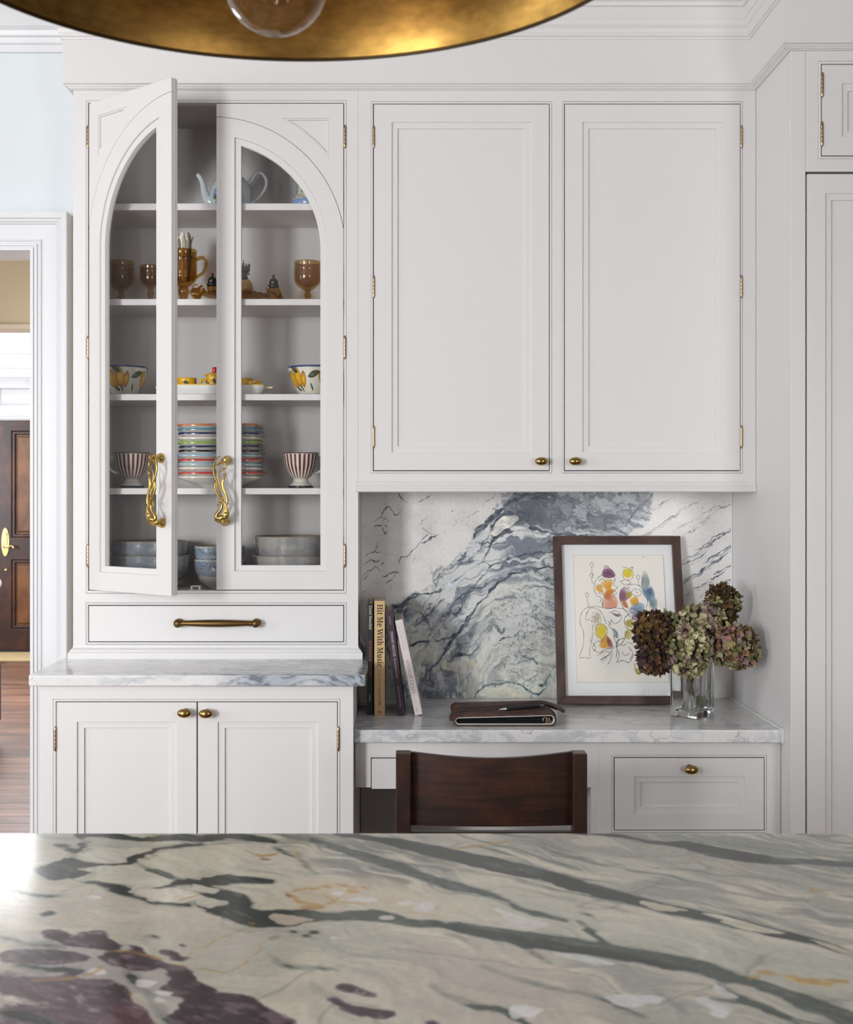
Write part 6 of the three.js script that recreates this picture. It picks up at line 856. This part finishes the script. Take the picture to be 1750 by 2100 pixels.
{
  const d = 3.84, y = SH[2], t = thing('ceramic_tray', 'white rectangular tray with a yellow rim holding small yellow pots', 'tray', [X(441, d), y, BACK - d]), hw = .150, hd = .062, hh = .031;
  const sec = (k, yy) => { const p = []; for (let i = 0; i < 48; i++) { const a = i / 48 * 6.2832, e = 7, q = Math.pow(Math.abs(Math.cos(a)) ** e + Math.abs(Math.sin(a)) ** e, -1 / e); p.push([Math.cos(a) * q * (hw + k), yy, Math.sin(a) * q * (hd + k)]); } return p; };
  const loft = (rows, caps = true) => { const pos = [], idx = [], n = 48; rows.forEach((r) => r.forEach((p) => pos.push(...p))); for (let i = 0; i < rows.length - 1; i++) for (let k = 0; k < n; k++) { const b = (k + 1) % n; idx.push(i * n + k, (i + 1) * n + k, (i + 1) * n + b, i * n + k, (i + 1) * n + b, i * n + b); } if (caps) for (const s of [0, (rows.length - 1) * n]) for (let k = 1; k < n - 1; k++) idx.push(s, ...(s ? [s + k + 1, s + k] : [s + k, s + k + 1])); const g = new THREE.BufferGeometry(); g.setAttribute('position', new THREE.Float32BufferAttribute(pos, 3)); g.setIndex(idx); return fixedN(toCreasedNormals(g, .6)); };
  part(t, 'body', loft([sec(-.022, 0), sec(-.016, .001), sec(-.006, .012), sec(-.001, .022), sec(0, hh), sec(-.003, hh), sec(-.004, .02), sec(-.01, .006)]), glaze(lin(.80, .79, .77))); part(t, 'rim', loft([sec(.0008, hh - .002), sec(.0012, hh + .001), sec(-.0036, hh + .0012), sec(-.0038, hh - .001), sec(.0008, hh - .002)], false), glaze(lin(.78, .46, .04)));
  for (const s of [-1, 1]) part(t, 'handle', [bx(s > 0 ? hw - .006 : -hw - .022, s > 0 ? hw + .022 : -hw + .006, hh - .009, hh - .003, -.02, .02, .0028, 3)], glaze(lin(.80, .72, .5)));
  const yel = canvasTex(512, 128, (g, W, H) => { seed = 17; g.fillStyle = '#e0ac14'; g.fillRect(0, 0, W, H); for (let k = 0; k < 5; k++) { const x = (k + .5) * W / 5; g.fillStyle = '#e8a020'; g.beginPath(); g.ellipse(x - 22, 70, 24, 30, .3, 0, 7); g.fill(); g.strokeStyle = '#7a5a12'; g.lineWidth = 3; g.stroke(); g.fillStyle = '#4d5a2c'; g.strokeStyle = '#23271a'; for (const [a, b, r] of [[10, 40, .5], [34, 62, -.3], [18, 84, 1]]) { g.beginPath(); g.ellipse(x + a, b, 24, 11, r, 0, 7); g.fill(); g.stroke(); } g.fillStyle = '#d9d2b4'; g.fillRect(x + 20, 52, 8, 12); } });
  const ym = glaze(0xffffff, { map: yel }), yp = glaze(lin(.74, .42, .02));
  const cup = (label, px, dz, R, H, rot, handle) => { const c = thing('yellow_pot', label, 'pot', [X(px, d - dz), y + .0065, BACK - d + dz], 'yellow pots on the tray'); c.rotation.y = rot; part(c, 'body', lathe([[R * .74, 0], [R * .84, .002], [R * .98, H * .3], [R, H * .6], [R * .96, H * .85], [R, H]], 32, { steps: 30 }), ym); part(c, 'inside', lathe([[R, H], [R * .93, H], [R * .9, H * .5], [R * .7, .004], [.001, .003]], 32, { steps: 30 }), yp); if (handle) part(c, 'handle', tube([[-R * .95, H * .75, 0, .0042], [-R - .012, H * .78, 0, .0042], [-R - .017, H * .5, 0, .0042], [-R - .008, H * .18, 0, .004], [-R * .9, H * .2, 0, .004]], 8, 26), yp); return c; };
  cup('yellow pot at the tray end nearest the ajar door', 383, .012, .030, .046, 0); const pot = cup('yellow lidded pot with a red knob on the tray', 441, .02, .026, .052, 0, true); cup('yellow pot behind the closed door, taller of the pair', 500, -.012, .029, .047, .8); cup('yellow pot at the far tray end behind the closed door', 521, .012, .022, .038, .3);
  part(pot, 'lid', lathe([[.029, .052], [.030, .054], [.026, .058], [.012, .062], [.0001, .063]], 28, { smooth: false }), yp); part(pot, 'knob', lathe([[.006, .061], [.0075, .064], [.0082, .07], [.0068, .077], [.0001, .0785]], 18, { steps: 20 }), glaze(lin(.55, .02, .015)), 'red knob');
}
// --- striped cups and plates on the fourth shelf
const stripeMap = canvasTex(1440, 128, (g, W, H) => { g.fillStyle = '#ddd6c8'; g.fillRect(0, 0, W, H); g.fillStyle = '#5e1720'; for (let k = 0; k < 24; k++) { const x = (k + .5) * W / 24; g.beginPath(); g.moveTo(x - 13, 6); g.lineTo(x + 13, 6); g.lineTo(x + 15, H * .55); g.lineTo(x + 8, H - 4); g.lineTo(x - 8, H - 4); g.lineTo(x - 15, H * .55); g.fill(); } g.fillStyle = '#3a1c20'; g.fillRect(0, 0, W, 4); });
function stripedCup(label, px, d, turn) {
  const t = thing('striped_cup', label, 'cup', [X(px, d), SH[3], BACK - d], 'cups with dark red stripes'); t.rotation.y = turn; const cr = glaze(lin(.70, .66, .58));
  part(t, 'bowl', lathe([[.021, .026], [.033, .038], [.046, .062], [.051, .085], [.0535, .1035]], 56, { steps: 30 }), glaze(0xffffff, { map: stripeMap })); part(t, 'inside', lathe([[.0535, .1035], [.0525, .1045], [.050, .103], [.043, .065], [.03, .042], [.001, .032]], 48, { steps: 30 }), cr);
  part(t, 'foot', lathe([[.001, .001], [.036, .001], [.0375, .004], [.036, .0065], [.0315, .0085], [.03, .012], [.0235, .018], [.021, .0265]], 48, { steps: 40 }), cr); part(t, 'foot_band', lathe([[.036, .0005], [.0382, .003], [.0372, .0068], [.035, .0072]], 48, { smooth: false }), glaze(lin(.03, .03, .035)), 'dark band round the foot');
  part(t, 'handle', tube([[.048, .088, 0, .005], [.064, .089, 0, .0046], [.072, .076, 0, .0044], [.066, .057, 0, .0044], [.052, .047, 0, .0044], [.040, .044, 0, .0048]], 10, 36), cr);
}
stripedCup('dark red and cream striped cup behind the ajar glass door', 270, 3.83, Math.PI - .1); stripedCup('dark red and cream striped cup behind the closed glass door', 617, 3.83, .15);
{
  const d = 3.872, n = 64, sq = (r) => [...Array(n)].map((_, i) => { const a = i / n * 6.2832, e = 5, q = Math.pow(Math.abs(Math.cos(a)) ** e + Math.abs(Math.sin(a)) ** e, -1 / e); return [Math.cos(a) * q * r, Math.sin(a) * q * r]; });
  const loft = (prof) => { const pos = [], idx = []; for (const [r, y] of prof) for (const [x, z] of sq(r)) pos.push(x, y, z); for (let i = 0; i < prof.length - 1; i++) for (let k = 0; k < n; k++) { const b = (k + 1) % n; idx.push(i * n + k, (i + 1) * n + k, (i + 1) * n + b, i * n + k, (i + 1) * n + b, i * n + b); } const g = new THREE.BufferGeometry(); g.setAttribute('position', new THREE.Float32BufferAttribute(pos, 3)); g.setIndex(idx); return fixedN(toCreasedNormals(g, .7)); };
  const R = .122, S = .78, shape = loft([[.002, 0], [.055, 0], [.058, .002], [.06, .005], [.085, .014], [R - .003, .0265], [R, .0295], [R - .0005, .0325], [R - .004, .0335], [.085, .02], [.055, .0105], [.002, .0095]]), rim = loft([[R - .0034, .0272], [R + .0004, .0293], [R + .0007, .0318], [R - .0002, .0342], [R - .005, .0347], [R - .006, .0336]]), stone = glaze(lin(.72, .69, .64));
  const cols = [['white', 0xd8d2c8], ['red', 0xc23a2a], ['white', 0xd8d2c8], ['pale blue', 0x9bb8c4], ['red', 0xc03024], ['light blue', 0x8fb4c8], ['black', 0x15161c], ['navy', 0x1b2244], ['lime green', 0x86ac34], ['white', 0xd6d2c8], ['navy blue', 0x1d2a5c], ['teal', 0x4d8496], ['orange', 0xc4703a]];
  const place = ['lowest of the stack', 'second plate from the bottom', 'third plate from the bottom', 'just under the upper red one', 'just under the light blue one', 'in the middle of the stack', 'seventh plate from the bottom', 'just under the lime green one', 'ninth from the bottom', 'just over the lime green one', 'third plate from the top', 'second plate from the top', 'topmost of the stack']; seed = 23;
  cols.forEach(([cn, c], i) => { const t = thing('square_plate', `rounded square plate with a ${cn} rim, ${place[i]}`, 'plate', [X(457, d) + rr(-.002, .002), SH[3] + i * .01258, BACK - d + rr(-.002, .002)], 'stack of rimmed plates'); t.rotation.set(rr(-.006, .006) * (i > 0), rr(-.03, .03), rr(-.008, .008) * (i > 0)); t.scale.set(1, 1, .93); part(t, 'body', shape, stone); part(t, 'rim', rim, glaze(c), cn + ' rim'); });
}
// --- stoneware at the bottom
const stoneMap = (a, b, c, sd) => pixTex(512, 256, (u, v) => { const n = fbm(u * 9 + sd, v * 5, 4), p = fbm(u * 90 + sd, v * 45, 3), dr = fbm(u * 30 + sd, v * 2, 3); let q = mix3(a, b, sst(-.35, .35, n + dr * .6)); q = mix3(q, c, sst(.15, .4, p) * .6); return [q[0] + p * 14, q[1] + p * 14, q[2] + p * 14]; });
const stoneA = glaze(0xffffff, { map: stoneMap([122, 128, 135], [152, 156, 158], [94, 100, 108], 1) }), stoneB = glaze(0xffffff, { map: stoneMap([138, 140, 142], [166, 162, 154], [112, 112, 112], 4) }), rimBrown = glaze(lin(.30, .21, .13));
const dripMap = canvasTex(768, 256, (g, W, H) => { seed = 9; g.fillStyle = '#c6c3bb'; g.fillRect(0, 0, W, H); g.fillStyle = '#88939d'; g.beginPath(); g.moveTo(0, 0); for (let x = 0; x <= W; x += 12) g.lineTo(x, H * (.36 + .06 * noise(x * .03, 1))); g.lineTo(W, 0); g.fill(); for (let i = 0; i < 800; i++) { const x = rr(0, W), y = rr(0, H * .38); g.fillStyle = `rgba(${y < H * .2 ? '62,80,106' : '160,170,178'},.55)`; g.beginPath(); g.ellipse(x, y, rr(1.5, 5), rr(1.5, 4), 0, 0, 7); g.fill(); } g.fillStyle = 'rgba(205,202,190,.6)'; g.fillRect(0, 0, W, 8); });
function stoneBowl(label, px, d, y, R, H, rb, mat, group, name = 'stoneware_bowl') {
  const t = thing(name, label, 'bowl', [X(px, d), y, BACK - d], group);
  part(t, 'body', lathe([[.001, .002], [rb * .96, .0], [rb, .003], [rb + (R - rb) * .62, H * .28], [R * .97, H * .62], [R, H * .97]], 56, { steps: 40 }), mat); part(t, 'inside', lathe([[R * .995, H * .97], [R * .972, H * .955], [R * .945, H * .6], [rb + (R - rb) * .56, H * .27], [rb * .95, H * .1], [.001, H * .07]], 56, { steps: 40 }), mat); part(t, 'rim', clean(new THREE.TorusGeometry(R * .977, R * .024, 8, 72).rotateX(Math.PI / 2).scale(1, .7, 1).translate(0, H * .972, 0)), rimBrown, 'bare brown rim');
}
{
  const d = 3.866, s = sc(d);
  stoneBowl('deep blue grey stoneware bowl, lower of the pair behind the ajar door', 308, d, SH0, .1165, .098, .055, stoneA, 'deep stoneware bowls'); stoneBowl('deep blue grey stoneware bowl, upper of the pair behind the ajar door', 307, d, SH0 + .042, .1135, .098, .05, stoneA, 'deep stoneware bowls');
  stoneBowl('small drip glazed cup bowl, lower of the pair in the gap', 452, 3.832, SH0, .0755, .088, .036, glaze(0xffffff, { map: dripMap }), 'small drip glazed bowls'); stoneBowl('small drip glazed cup bowl, upper of the pair in the gap', 451, 3.832, SH0 + .042, .0735, .084, .032, glaze(0xffffff, { map: dripMap }), 'small drip glazed bowls');
  stoneBowl('wide grey stoneware dish, lower of the pair behind the closed door', 599, d, SH0, .1165, .098, .085, stoneB, 'wide stoneware dishes', 'stoneware_dish'); stoneBowl('wide grey stoneware dish, upper of the pair behind the closed door', 600, d, SH0 + .056, .1155, .098, .078, stoneB, 'wide stoneware dishes', 'stoneware_dish');
}
// ------------------------------------------------------------------ hand over
renderer.render(scene, camera);
